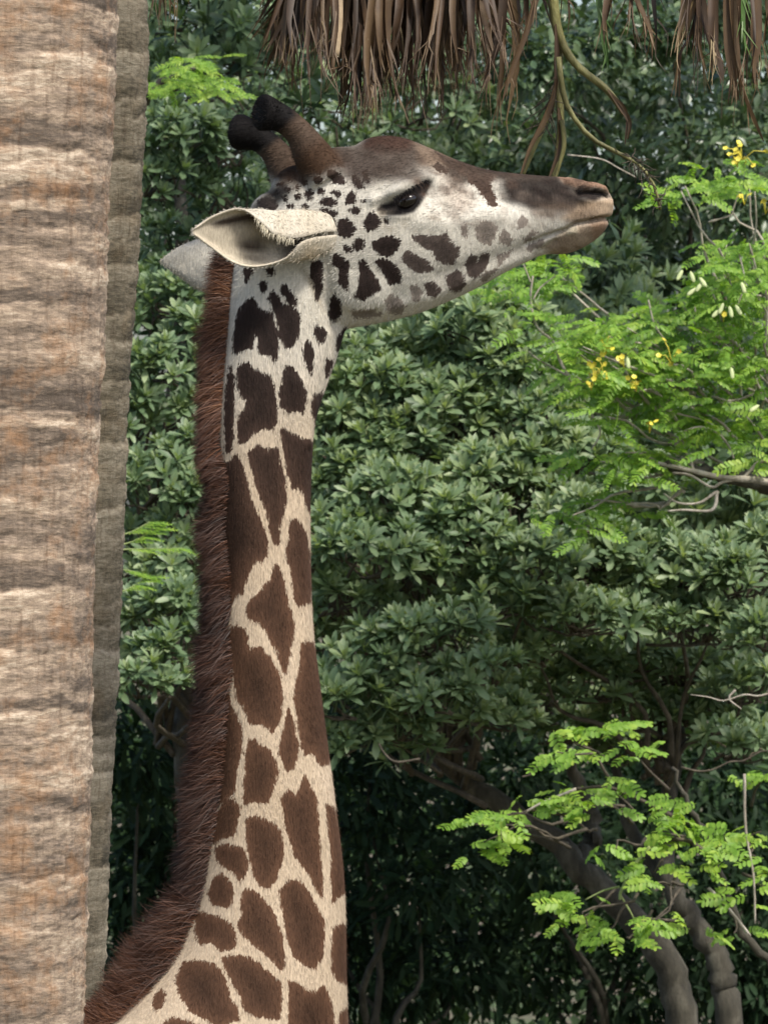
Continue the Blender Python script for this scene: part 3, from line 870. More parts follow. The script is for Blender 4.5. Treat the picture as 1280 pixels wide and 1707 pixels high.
MO = np.array([(395, 372), (440, 362), (480, 357), (540, 345), (640, 335), (730, 331), (770, 338), (810, 346), (870, 332), (930, 330), (1000, 341), (1080, 331), (1150, 326), (1220, 321), (1300, 314), (1400, 300), (1480, 288), (1520, 268), (1560, 238), (1620, 196), (1660, 162), (1707, 118), (1790, 20)], float)
want = (np.interp(yy_, NK[:, 0], NK[:, 1]) - np.interp(yy_, MO[:, 0], MO[:, 1]))
want = np.where(yy_ > 1480, np.maximum(want, 18) + 2, want) / 860
lens = (want * (1.02 + .22 * tuft) + .010) * rng.uniform(.45, 1.3, nst) * (1 + .25 * side)
bend = np.stack([np.zeros(nst), rng.normal(0, .15, nst), -.25 + rng.normal(0, .15, nst)], -1)
hv = .40 + .15 * tuft2 + rng.normal(0, .15, nst) + .22 * np.interp(yy_, [420, 470, 560, 740, 800, 1000, 1450, 1600, 1700], [-.6, .1, .8, .7, -.8, -.6, -.6, -.35, .4])
v, q, a, tt = strands(roots, dirs, lens, .0011, bend, 4, np.clip(hv, 0, 1))
mane = bpy.data.objects.new("mane", mesh_np("mane", v, q, None, M['mane'], {"var": a, "tip": tt}))
mane["label"] = "rust-brown bristly mane along the nape"
mane["kind"] = "stuff"
put(mane, giraffe)

# lashes, ear fringe, and short coat hair that breaks the outline
m, nt, b, out = newmat("coat_hair")
nt.links.new(attr(nt, "hair_col").outputs["Color"], b.inputs["Base Color"])
b.inputs["Roughness"].default_value = .75; b.inputs["Specular IOR Level"].default_value = .10
M['hair'] = m
# short hair over the side and outline, lying down and back
fa = np.linalg.norm(np.cross(v1[q1[:, 2]] - v1[q1[:, 0]], v1[q1[:, 3]] - v1[q1[:, 1]]), axis=1)
fc = v1[q1].mean(1); fnn = n1[q1[:, 0]]
ok = (fnn[:, 1] < .35) & (fc[:, 2] > 2.72)
ok &= np.hypot(fc[:, 0] * 860 + 640 - 676, 853.5 - (fc[:, 2] - ZC) * 860 - 340) > 34
fid = np.nonzero(ok)[0]
pick = rng.choice(fid, 70000, p=fa[fid] / fa[fid].sum())
r4 = rng.random((70000, 4)); r4 /= r4.sum(1)[:, None]
roots = (v1[q1[pick]] * r4[..., None]).sum(1)
nn_ = fnn[pick]
px_, py_ = side_px(roots)
headness = 1 - smoothstep(430, 560, py_)
flow = np.stack([-.9 * headness, np.zeros(70000), -.25 * headness - 1.0 * (1 - headness)], -1)
flow -= nn_ * (flow * nn_).sum(1)[:, None]
flow /= np.linalg.norm(flow, axis=1)[:, None] + 1e-6
dirs = flow + nn_ * rng.uniform(.15, .55, 70000)[:, None] + rng.normal(0, .18, (70000, 3))
dirs /= np.linalg.norm(dirs, axis=1)[:, None]
b_, s_p, s_c = coat(roots)
hc = np.where((s_p < 0)[:, None], s_c, b_) * rng.uniform(.75, 1.15, 70000)[:, None]
muzz = smoothstep(760, 900, px_) * headness
lens = rng.uniform(.005, .011, 70000) * (1 - .55 * muzz)
t3 = np.array((0, 1.0))
sdv = np.cross(dirs, nn_); sdv /= np.linalg.norm(sdv, axis=1)[:, None] + 1e-9
tip = roots + dirs * lens[:, None]
v = np.stack([roots - sdv * .0005, roots + sdv * .0005, tip], 1).reshape(-1, 3)
t = np.arange(70000 * 3).reshape(-1, 3)
ch = bpy.data.objects.new("coat_hair", mesh_np("coat_hair", v, None, t, M['hair'], None, True, {"hair_col": np.repeat(hc, 3, 0)}))
ch["kind"] = "stuff"
put(ch, giraffe)
def fringe(name, line, n, dirv, ln, w, col, spread=.2):
    p = catmull(np.array(line, float), 60)[rng.integers(0, 60, n)]
    r = np.array([GP(a_[0], a_[1], a_[2]) for a_ in p]) + rng.normal(0, .0015, (n, 3))
    d = np.array(dirv) + rng.normal(0, spread, (n, 3)); d /= np.linalg.norm(d, axis=1)[:, None]
    v, q, a, tt = strands(r, d, rng.uniform(.6, 1.1, n) * ln, w, np.tile((0, 0, -.25), (n, 1)), 4, np.zeros(n))
    ob = bpy.data.objects.new(name, mesh_np(name, v, q, None, M['hair'], None, True, {"hair_col": np.tile(col, (len(v), 1))}))
    ob["kind"] = "stuff"
    put(ob, giraffe)
# soft hair on the outside of the ears, longer at the root
ef, es = [], []
for ev, eq, ec, sg in ((e1v, e1q, e1c, -1), (e2v, e2q, e2c, 1)):
    en = vnormals(ev, eq)
    sel = rng.choice(np.nonzero(np.arange(len(ev)) >= 40 * 33)[0], 5000)
    b0 = ev[sel] + rng.normal(0, .0015, (5000, 3)); nrm = en[sel]
    sgn_ = np.sign((nrm * (b0 - ev.mean(0))).sum(1))[:, None]
    flow = np.tile((-.8, 0, .05), (5000, 1)) + rng.normal(0, .30, (5000, 3)) + nrm * .35 * sgn_
    flow /= np.linalg.norm(flow, axis=1)[:, None]
    ex = b0[:, 0] * 860 + 640 + (0 if sg < 0 else 62)
    ln = np.interp(ex, [330, 430, 520, 560], [.002, .004, .009, .013]) * rng.uniform(.6, 1.2, 5000)
    v, q, a, tt = strands(b0, flow, ln, .0009, np.tile((0, 0, -.3), (5000, 1)), 3, np.zeros(5000))
    ef.append((v, q)); es.append(np.repeat(ec[sel] * rng.uniform(.75, 1.1, 5000)[:, None], 6, 0))
k0 = len(ef[0][0])
ob = bpy.data.objects.new("ear_hair", mesh_np("ear_hair", np.concatenate([ef[0][0], ef[1][0]]), np.concatenate([ef[0][1], ef[1][1] + k0]), None, M['hair'], None, True, {"hair_col": np.concatenate(es)}))
ob["kind"] = "stuff"; put(ob, giraffe)
fringe("ear_fringe", [(428, 364, -.180), (440, 380, -.184), (452, 393, -.182), (475, 402, -.174), (498, 405, -.162)], 110, (-.25, -.5, -.75), .014, .0008, (.62, .56, .42))
fringe("eyelashes", [(655, 337, -.118), (672, 326, -.122), (690, 316, -.12), (708, 307, -.114)], 160, (.35, -.8, -.35), .020, .0012, (.012, .010, .010), .25)
ek = rng.random((700, 2))
# rough black hair on the ossicone tips
p_, d_ = [], []
for s_, dx, dy in ((-1, 0, 0), (1, -42, 25)):
    th_, ph_ = rng.uniform(0, 2 * math.pi, 900), rng.uniform(-1, 1, 900)
    dd = np.stack([np.cos(th_) * np.sqrt(1 - ph_ ** 2), np.sin(th_) * np.sqrt(1 - ph_ ** 2), ph_], -1)
    p_.append(GP(449 + dx, 194 + dy, s_ * .073) + dd * .029); d_.append(dd + np.array((-.2, 0, .2)) + rng.normal(0, .3, (900, 3)))
p_ = np.concatenate(p_); d_ = np.concatenate(d_); d_ /= np.linalg.norm(d_, axis=1)[:, None]
v, q, a, tt = strands(p_, d_, rng.uniform(.004, .009, len(p_)), .0011, np.zeros((len(p_), 3)), 3, np.zeros(len(p_)))
ob = bpy.data.objects.new("horn_hair", mesh_np("horn_hair", v, q, None, M['hair'], None, True, {"hair_col": np.tile((.006, .005, .005), (len(v), 1))}))
ob["kind"] = "stuff"; ob["label"] = "black hair tufts on the horn tips"
put(ob, giraffe)

# ================================================================== PALMS
def trunk_material(name, stops, orange, streak):
    m, nt, b, out = newmat(name)
    rg = attr(nt, "var").outputs["Fac"]; ed = attr(nt, "edge").outputs["Fac"]
    n1_ = noise(nt, 5, detail=9, rough=.75, stretch=(1, 1, 8.0))
    n2_ = noise(nt, 38, detail=7, rough=.72, stretch=(1, 1, 4.5))
    n3_ = noise(nt, 95, detail=4, stretch=(1, 1, .12))
    n4_ = noise(nt, 8, detail=6, rough=.72, stretch=(1, 1, 1.3))
    f = math_n(nt, 'ADD', math_n(nt, 'MULTIPLY', n1_, .55), math_n(nt, 'MULTIPLY', rg, .30))
    f = math_n(nt, 'ADD', f, math_n(nt, 'MULTIPLY', math_n(nt, 'SUBTRACT', n2_, .5), .8))
    c = ramp(nt, f, stops)
    c = mix(nt, math_n(nt, 'MULTIPLY', ramp(nt, n4_, [(.50, (0, 0, 0)), (.66, (1, 1, 1))]), streak), c, orange)
    crack = ramp(nt, n3_, [(.28, (.55, .5, .47)), (.5, (1, 1, 1))])
    c = mix(nt, .8, c, crack, 'MULTIPLY')
    c = mix(nt, math_n(nt, 'MULTIPLY', ed, .55), c, (.06, .042, .028))
    nt.links.new(c, b.inputs["Base Color"])
    b.inputs["Roughness"].default_value = .9
    b.inputs["Specular IOR Level"].default_value = .2
    h = math_n(nt, 'ADD', math_n(nt, 'MULTIPLY', n2_, .6), math_n(nt, 'MULTIPLY', n3_, .5))
    bump(nt, b, h, .65, .009)
    return m
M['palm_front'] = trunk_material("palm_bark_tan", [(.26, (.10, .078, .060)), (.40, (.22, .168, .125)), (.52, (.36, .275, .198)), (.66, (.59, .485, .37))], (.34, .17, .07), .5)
M['palm_rear'] = trunk_material("palm_bark_shaded", [(.22, (.07, .06, .042)), (.38, (.15, .125, .085)), (.52, (.23, .195, .14)), (.72, (.35, .305, .225))], (.22, .14, .065), .2)  # similar bark to the front palm, with shade put into the colour

def palm_trunk(edge, Y, R, z0, z1, seed, ring=(.022, .042), bumpamp=.007, even=0.0):
    r_ = np.random.default_rng(seed)
    e = np.array(edge, float)
    zr = np.concatenate([np.linspace(z0, 2.55, 60)[:-1], np.linspace(2.55, 5.15, 470), np.linspace(5.15, z1, 40)[1:]])
    pyy = 853.5 - (zr - ZC) * FPX / (Y + CAM_D)
    ex = np.interp(pyy, e[:, 0], e[:, 1])
    k = np.ones(9) / 9
    s = (Y + CAM_D) / FPX
    # extrapolate the lean straight beyond the traced part
    sl0 = (e[1, 1] - e[0, 1]) / (e[1, 0] - e[0, 0]); sl1 = (e[-1, 1] - e[-2, 1]) / (e[-1, 0] - e[-2, 0])
    ex = np.where(pyy < e[0, 0], e[0, 1] + (pyy - e[0, 0]) * sl0 * .5, ex)
    ex = np.where(pyy > e[-1, 0], e[-1, 1] + (pyy - e[-1, 0]) * sl1 * .25, ex)
    rad = R * np.interp(zr, [0, .5, 2, z1], [1.25, 1.1, 1.0, .92])
    cx = (ex - 640) * s - rad - bumpamp * .5
    nth = 116
    th = np.linspace(0, 2 * math.pi, nth, endpoint=False)
    # ring boundaries
    hs = r_.uniform(*ring, 400); zb = z0 + np.cumsum(hs); zb = zb[zb < z1 + .2]
    wv = .010 * np.sin(th + r_.uniform(0, 6)) + .006 * np.sin(3 * th + r_.uniform(0, 6)) + .004 * np.sin(7 * th + r_.uniform(0, 6)) + .003 * np.sin(17 * th + r_.uniform(0, 6))
    Z, T = np.meshgrid(zr, th, indexing='ij')
    ZZ = Z + wv[None] + .004 * np.sin(Z * 31 + 5 * T)
    i = np.clip(np.searchsorted(zb, ZZ), 1, len(zb) - 1)
    f = (ZZ - zb[i - 1]) / (zb[i] - zb[i - 1]); f = np.clip(f, 0, 1)
    roff = r_.normal(0, .35, len(zb) + 1)
    ph = r_.uniform(0, 6, len(zb) + 1)
    prof = .75 * f ** .7 * (1 - smoothstep(.86, 1.0, f)) + .25 * np.sin(f * math.pi)
    patch = np.clip(.55 + .45 * np.sin(1.7 * T + 2.3 * Z + ph[0]) * np.sin(2.9 * Z - 1.1 * T) + .4 * np.sin(4.3 * T + 6.1 * Z), .15, 1.15) * (1 - even) + even
    prof = prof * patch
    dr = bumpamp * (prof + .55 * roff[i] * np.sin(T * 2 + ph[i]) + .3 * roff[i])
    dr += .0009 * r_.standard_normal((len(zr), nth)) + .0016 * np.sin(9 * T + ph[i]) * np.sin(f * 3.1)
    rr = rad[:, None] + dr
    v = np.stack([cx[:, None] + rr * np.cos(T), Y + rr * np.sin(T), Z], -1).reshape(-1, 3)
    n = len(zr)
    a = np.arange(n * nth).reshape(n, nth); b_ = np.roll(a, -1, 1)
    q = np.stack([a[:-1], b_[:-1], b_[1:], a[1:]], -1).reshape(-1, 4)
    v = np.vstack([v, (cx[-1], Y, zr[-1] + .05)])
    t = np.stack([a[-1], b_[-1], np.full(nth, n * nth)], -1)
    ringv = np.concatenate([((roff[i] * .6 + .5) + .25 * np.sin(T * 3 + ph[i])).ravel(), [.5]])
    edge_ = np.concatenate([(patch * (1 - smoothstep(0, .10, f)) * (.5 + .5 * np.sin(T * 11 + ph[i]))).ravel(), [0]])
    return v, q, t, np.clip(ringv, 0, 1), np.clip(edge_, 0, 1), np.array((cx[0], Y, 0)), np.array((cx[-1], Y, zr[-1]))

FRONT_EDGE = [(0, 196), (100, 195), (200, 191), (350, 181), (500, 177), (600, 174), (700, 166), (850, 161), (1000, 157), (1100, 155), (1250, 153), (1400, 150), (1550, 144), (1707, 139)]
REAR_EDGE = [(0, 246), (100, 248), (200, 243), (300, 238), (400, 233), (500, 228), (600, 218), (700, 213), (900, 208), (1000, 203), (1200, 194), (1400, 183), (1500, 180), (1650, 172), (1707, 170)]

# dead-leaf material
m, nt, b, out = newmat("dead_palm_leaf")
va = attr(nt, "var").outputs["Fac"]
n1_ = noise(nt, 30, detail=4)
f = math_n(nt, 'ADD', va, math_n(nt, 'MULTIPLY', math_n(nt, 'SUBTRACT', n1_, .5), .5), clamp=True)
c = ramp(nt, f, [(0, (.024, .015, .009)), (.4, (.078, .044, .022)), (.75, (.155, .098, .045)), (1, (.28, .21, .10))])
nt.links.new(c, b.inputs["Base Color"]); b.inputs["Roughness"].default_value = .6
tr = N(nt, "ShaderNodeBsdfTranslucent"); nt.links.new(c, tr.inputs[0])
ms = N(nt, "ShaderNodeMixShader"); ms.inputs[0].default_value = .3
nt.links.new(b.outputs[0], ms.inputs[1]); nt.links.new(tr.outputs[0], ms.inputs[2]); nt.links.new(ms.outputs[0], out.inputs[0])
M['dead'] = m
M['palm_green'] = leaf_material("palm_leaf_green", (.03, .07, .02), (.07, .14, .03), (.14, .22, .05), .45, .3)
M['petiole'] = simple("dry_petiole", (.36, .27, .17), .6)
M['stalk'] = bark("flower_stalk_skin", (.05, .045, .015), (.13, .12, .035), (.26, .25, .09), 22, .5)

def blade(path, widths, fold=.35, twist=0.0, side=None):
    """long folded strip along a path: three vertices per row"""
    n = len(path)
    tan = np.gradient(path, axis=0); tan /= np.linalg.norm(tan, axis=1)[:, None] + 1e-9
    s0 = np.array((1.0, .35, 0)) if side is None else np.asarray(side, float)
    s = s0[None] - tan * (tan @ s0)[:, None]; s /= np.linalg.norm(s, axis=1)[:, None] + 1e-9
    nn = np.cross(tan, s)
    ang = twist * np.linspace(0, 1, n)
    s, nn = s * np.cos(ang)[:, None] + nn * np.sin(ang)[:, None], nn * np.cos(ang)[:, None] - s * np.sin(ang)[:, None]
    w = np.asarray(widths)[:, None] / 2
    L = path - s * w + nn * w * fold; R = path + s * w + nn * w * fold
    v = np.stack([L, path, R], 1).reshape(-1, 3)
    i = np.arange(n - 1) * 3
    q = np.concatenate([np.stack([i, i + 1, i + 4, i + 3], -1), np.stack([i + 1, i + 2, i + 5, i + 4], -1)])
    return v, q

def frond(tree, crown_pt, hub, tips, mat, name="dead_frond", width=.017, petiole=True, seglabel=None, split=True):
    """fan leaf: stalk from the crown to its hub, then one folded strip for each finger"""
    root = bpy.data.objects.new(name, None); root.empty_display_size = .1
    put(root, tree, hub)
    if petiole:
        midp = (np.array(crown_pt) * .5 + np.array(hub) * .5) + np.array((0, 0, .22))
        p = catmull(np.array([crown_pt, midp, hub]), 12)
        v, q, t = tube(p, np.linspace(.016, .009, 12), 6)
        put(bpy.data.objects.new("leaf_stalk", mesh_np("leaf_stalk", v, q, t, M['petiole'])), root)
    for tip in tips:
        tip = np.array(tip, float); hub_ = np.array(hub)
        L = np.linalg.norm(tip - hub_)
        mid1 = hub_ + (tip - hub_) * .35 + np.array((np.sign(tip[0] - hub_[0]) * .03 * L, rng.normal(0, .02), .05 * L))
        mid2 = hub_ + (tip - hub_) * .72 + np.array((rng.normal(0, .008), rng.normal(0, .02), .02 * L))
        p = catmull(np.array([hub_, mid1, mid2, tip]), 9)
        s = np.linspace(0, 1, 9)
        wd = width * rng.uniform(.7, 1.2) * np.interp(s, [0, .35, .7, 1], [.45, 1, .8, .06])
        bg_ = Bag()
        vv = float(np.clip(rng.normal(.36, .2), 0, 1))
        v, q = blade(p, wd, rng.uniform(.2, .9), rng.normal(0, .9), (1, rng.normal(0, .6), 0))
        bg_.add(v, q, None, vv)
        if split:                                   # frayed threads at the finger's end
            for _ in range(3):
                k = rng.integers(5, 8)
                e_ = tip + np.array((rng.normal(0, .014), rng.normal(0, .014), rng.uniform(-.05, .03)))
                pp = catmull(np.array([p[k], (p[k] + e_) / 2 + rng.normal(0, .006, 3), e_]), 5)
                v, q = blade(pp, np.linspace(.0035, .0006, 5), .2, 0)
                bg_.add(v, q, None, min(1, vv + .15))
        put(bpy.data.objects.new("leaf_finger", bg_.mesh("leaf_finger", mat)), root)
    return root

def fan_tips(hub, ang0, ang1, n, L, droop=.0, y=.10):
    out = []
    for k in range(n):
        a_ = ang0 + (ang1 - ang0) * (k + rng.uniform(.2, .8)) / n
        l = L * rng.uniform(.82, 1.05)
        out.append((hub[0] + l * math.sin(a_), hub[1] + rng.normal(0, y), hub[2] - l * math.cos(a_)))
    return out

# front palm
v, q, t, ra, ea, base_f, top_f = palm_trunk(FRONT_EDGE, -2.0, .30, -.06, 7.2, 3, (.014, .034), .0036, .5)
pf = thing("palm_tree", "thick sunlit palm trunk, tan with rough leaf-scar rings, in front of the giraffe", "palm tree", base_f, "ringed palms beside the giraffe")
put(bpy.data.objects.new("trunk", mesh_np("trunk", v, q, t, M['palm_front'], {"var": ra, "edge": ea})), pf)
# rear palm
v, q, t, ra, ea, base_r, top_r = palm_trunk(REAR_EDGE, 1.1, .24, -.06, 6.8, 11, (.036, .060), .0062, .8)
pr = thing("palm_tree", "slimmer shaded palm trunk standing behind the giraffe's shoulders, with dead hanging fan leaves", "palm tree", base_r, "ringed palms beside the giraffe")
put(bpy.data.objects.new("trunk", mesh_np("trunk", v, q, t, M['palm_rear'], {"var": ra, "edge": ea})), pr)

def px_tips(xs, ys, Y, n, jy=.08):
    xs = np.asarray(xs, float); out = []
    for k in range(n):
        u = (k + rng.uniform(0, 1)) / n
        x = np.interp(u, np.linspace(0, 1, len(xs)), xs); y = np.interp(u, np.linspace(0, 1, len(ys)), ys)
        out.append(P(x + rng.normal(0, 6), y + rng.normal(0, 22), Y + rng.normal(0, jy)))
    return out
DEAD = [  # hub px, depth, tip x range, tip y range, count
    ((540, -150), .10, (428, 450, 480, 520, 560), (40, 70, 100, 110, 95), 46),
    ((615, -140), .22, (545, 580, 610, 640, 690), (110, 160, 172, 165, 110), 54),
    ((700, -150), .30, (640, 665, 700, 740, 775), (120, 130, 120, 130, 110), 46),
    ((770, -140), .18, (700, 750, 790, 830, 860), (90, 125, 110, 85, 40), 38),
    ((860, -190), .35, (790, 835, 880, 960), (165, 175, 70, 60), 9),
    ((1060, -150), .15, (985, 1020, 1070, 1100), (30, 50, 60, 45), 9),
    ((1170, -150), .12, (1125, 1140, 1170, 1205), (110, 60, 115, 130), 13),
    ((1260, -160), .25, (1200, 1230, 1255, 1310), (120, 110, 140, 60), 9),
    ((290, -420), .6, (255, 268, 280, 300), (5, 12, 0, -20), 9),
]
crown_r = top_r + np.array((0, 0, -.1))
for (hx_, hy_), Y, tx, ty, n in DEAD:
    frond(pr, crown_r, P(hx_, hy_, Y), px_tips(tx, ty, Y, n), M['dead'])
# the pale bare leaf stalk, the long ragged strip and two green fingers
def strip(tree, name, pts, Y, w, mat, var=.5, n=14, taper=True):
    p = catmull(np.array([P(x, y, Y) for x, y in pts]), n)
    wd = np.interp(np.linspace(0, 1, n), [0, .15, .7, 1], [.7, 1, .8, .1]) * w if taper else np.full(n, w)
    bg_ = Bag(); v, q = blade(p, wd, .6, rng.normal(0, 1.2)); bg_.add(v, q, None, var)
    for _ in range(8):
        k = rng.integers(2, n - 3)
        e_ = p[k + 2] + np.array((rng.normal(0, .012), rng.normal(0, .01), -.02))
        v, q = blade(np.linspace(p[k], e_, 4), np.linspace(.004, .0006, 4), .2); bg_.add(v, q, None, min(1, var + .2))
    put(bpy.data.objects.new(name, bg_.mesh(name, mat)), tree)
def rod(tree, name, pts, Y, r0, r1, mat, n=16, seg=7, wob=.06):
    p = catmull(np.array([P(x, y, Y if np.isscalar(Y) else Y[i]) for i, (x, y) in enumerate(pts)]), n)
    v, q, t = tube(p, np.linspace(r0, r1, n), seg, wob)
    ob = bpy.data.objects.new(name, mesh_np(name, v, q, t, mat, {"var": np.full(len(v), .5)}))
    return put(ob, tree)
rod(pr, "leaf_stalk", [(578, -300), (566, -60), (563, 30), (559, 95)], .06, .014, .009, M['petiole'])
for pts, w, var in [([(1215, -60), (1222, 70), (1236, 150), (1256, 205), (1272, 236)], .020, .55), ([(1212, -60), (1214, 60), (1222, 120), (1232, 168)], .022, .5),
                    ([(1258, -60), (1262, 60), (1254, 110), (1258, 150)], .016, .5), ([(1175, -40), (1150, 50), (1130, 95), (1132, 160)], .018, .45),
                    ([(1150, -60), (1180, 60), (1197, 110), (1200, 140)], .022, .25), ([(1030, -60), (1068, 20), (1083, 60), (1086, 100)], .014, .55),
                    ([(840, -60), (835, 60), (815, 120), (795, 170)], .018, .2), ([(905, -60), (880, 40), (850, 120), (835, 175)], .014, .45)]:
    strip(pr, "dead_leaf_strip", pts, .12, w, M['dead'], var)
for pts in [[(985, -80), (1000, 20), (1008, 75), (1015, 118)], [(1240, -60), (1236, 30), (1242, 90)]]:
    strip(pr, "green_leaf_strip", pts, .1, .013, M['palm_green'], .3)
# hanging flower stalk behind the muzzle
fs = rod(pr, "flower_stalk", [(905, -420), (915, -120), (922, 0), (932, 60), (960, 108), (1010, 148), (1040, 190)], .22, .013, .006, M['stalk'], 24)
fs["label"] = "old green and brown flower stalk hanging beside the muzzle"
def sub_rod(pts, Y, r0, r1, mat=None): 
    return rod(fs, "stalk_branch", pts, Y, r0, r1, mat or M['stalk'], 14)
sub_rod([(933, 60), (930, 130), (934, 200), (928, 260), (918, 305)], .24, .010, .005)
sub_rod([(930, 140), (915, 190), (892, 240), (868, 300)], .26, .008, .004)
sub_rod([(936, 200), (940, 240), (930, 280), (922, 310)], .20, .006, .003)
sub_rod([(930, 95), (937, 150), (952, 190), (985, 230), (1030, 255), (1065, 275), (1090, 310), (1100, 350)], .18, .0065, .0025)
M['bract'] = M['dead']
for pts, w, var in [([(932, 120), (912, 190), (885, 245), (866, 300)], .022, .6), ([(930, 180), (935, 240), (915, 300)], .024, .5), ([(925, 40), (928, 120), (920, 190)], .02, .3),
                    ([(1012, 150), (1035, 180), (1050, 205), (1046, 232)], .022, .55), ([(1020, 158), (1044, 190), (1042, 240)], .014, .4)]:
    p = catmull(np.array([P(x, y, .21) for x, y in pts]), 12)
    v, q = blade(p, np.interp(np.linspace(0, 1, 12), [0, .3, 1], [.3, 1, .35]) * w * .55, .9, 1.0)
    put(bpy.data.objects.new("bract", mesh_np("bract", v, q, None, M['dead'], {"var": np.full(len(v), var)})), fs)
bg_ = Bag()
for k in range(46):
    u = rng.uniform(0, 1)
    x = np.interp(u, [0, .5, 1], [1050, 1085, 1102]); y = np.interp(u, [0, .5, 1], [262, 298, 345])
    a_ = P(x, y, .18); a2 = P(x + rng.normal(0, 16), y + rng.normal(6, 16), .18 + rng.normal(0, .02))
    v, q, t = tube(wiggle(a_, a2, 5, .12), np.linspace(.0016, .0007, 5), 4); bg_.add(v, q, t, .3)
for k in range(30):
    u = rng.uniform(0, 1); x = np.interp(u, [0, 1], [930, 905]); y = np.interp(u, [0, 1], [120, 230])
    a_ = P(x, y, .23); a2 = P(x + rng.normal(-8, 22), y + rng.uniform(15, 60), .23)
    v, q, t = tube(wiggle(a_, a2, 5, .08), np.linspace(.0014, .0006, 5), 4); bg_.add(v, q, t, .5)
ob = put(bpy.data.objects.new("stalk_twigs", bg_.mesh("stalk_twigs", M['twig'])), fs); ob["kind"] = "stuff"
# live crowns above the frame
for tree, top, n, z in ((pf, top_f, 12, .1), (pr, top_r, 12, .1)):
    for k in range(n):
        a_ = 2 * math.pi * (k + .3 * rng.random()) / n
        d = np.array((math.cos(a_), math.sin(a_), 0))
        hub = top + d * rng.uniform(.7, .9) + np.array((0, 0, rng.uniform(.3, .9)))
        root = bpy.data.objects.new("fan_leaf", None); root.empty_display_size = .1; put(root, tree, hub)
        v, qq, tt_ = tube(catmull(np.array([top, (top + hub) / 2 + np.array((0, 0, .15)), hub]), 8), np.linspace(.018, .01, 8), 6)
        put(bpy.data.objects.new("leaf_stalk", mesh_np("leaf_stalk", v, qq, tt_, M['green_twig'])), root)
        bgl = Bag()
        side = np.cross(d, (0, 0, 1))
        for f_ in np.linspace(-1.9, 1.9, 26):
            tip = hub + (d * math.cos(f_) + side * math.sin(f_)) * .55 + np.array((0, 0, .05 - .22 * abs(math.cos(f_))))
            p = catmull(np.array([hub, (hub + tip) / 2 + np.array((0, 0, .06)), tip]), 6)
            v, qq = blade(p, np.interp(np.linspace(0, 1, 6), [0, .4, 1], [.3, 1, .05]) * .045, .4, 0, np.cross(p[-1] - p[0], (0, 0, 1)))
            bgl.add(v, qq, None, .5)
        put(bpy.data.objects.new("leaf_fan", bgl.mesh("leaf_fan", M['palm_green'])), root)

# ================================================================== BACKGROUND TREES
def leaf_rows(L, W, svals, wvals, droop, fold):
    s = np.array(svals); w = np.array(wvals) * W / 2
    x = s * L; z = -droop * L * s ** 2
    return np.stack([np.stack([x, -w, z + fold * w], -1), np.stack([x, 0 * x, z], -1), np.stack([x, w, z + fold * w], -1)], 1).reshape(-1, 3)
def leaf_quads(n):
    i = np.arange(n - 1) * 3
    return np.concatenate([np.stack([i, i + 1, i + 4, i + 3], -1), np.stack([i + 1, i + 2, i + 5, i + 4], -1)])

ROWS = {5: ([0, .30, .62, .86, 1], [.20, .55, 1, .72, .04]), 4: ([0, .40, .74, 1], [.20, .74, .98, .05]), 3: ([0, .62, 1], [.22, 1, .05])}
def rosette(seed, L=.066, nleaf=13, rows=5):
    r_ = np.random.default_rng(seed)
    vs, qs, vr = [], [], []; n = 0
    for k in range(nleaf):
        age = k / (nleaf - 1)                            # 0 young, centre
        l = L * (.62 + .45 * age) * r_.uniform(.85, 1.12)
        v = leaf_rows(l, l * .30, *ROWS[rows], r_.uniform(.02, .22) * (0.4 + age), .28)
        el = math.radians(76 - 56 * age + r_.normal(0, 9)); az = k * 2.4 + r_.normal(0, .15)
        ce, se = math.cos(el), math.sin(el)
        Rm = np.array([[math.cos(az) * ce, -math.sin(az), -math.cos(az) * se], [math.sin(az) * ce, math.cos(az), -math.sin(az) * se], [se, 0, ce]])
        v = v @ Rm.T + np.array((0, 0, -.012 * age))
        q = leaf_quads(rows); vs.append(v); qs.append(q + n); n += len(v)
        vr.append(np.full(len(v),   .78 - .42 * age + r_.normal(0, .10)))
    tv, tq, tt_ = tube(np.array([(0, 0, -.07), (.003, 0, -.03), (0, 0, 0)]), [.003, .0026, .002], 4)
    vs.append(tv); qs.append(np.array(tq) + n); vr.append(np.full(len(tv), .15))
    return np.concatenate(vs), np.concatenate(qs), np.concatenate(vr)
ROS = [rosette(100 + k, .064, 12 + k % 4) for k in range(7)]
ROS_SMALL = [rosette(200 + k, .052, 9) for k in range(5)]
ROS_L = [[rosette(100 + k, .064, 12 + k % 4, rw) for k in range(7)] for rw in (4, 3)]
ROS_SMALL_L = [[rosette(200 + k, .052, 9, 3) for k in range(5)]] * 2

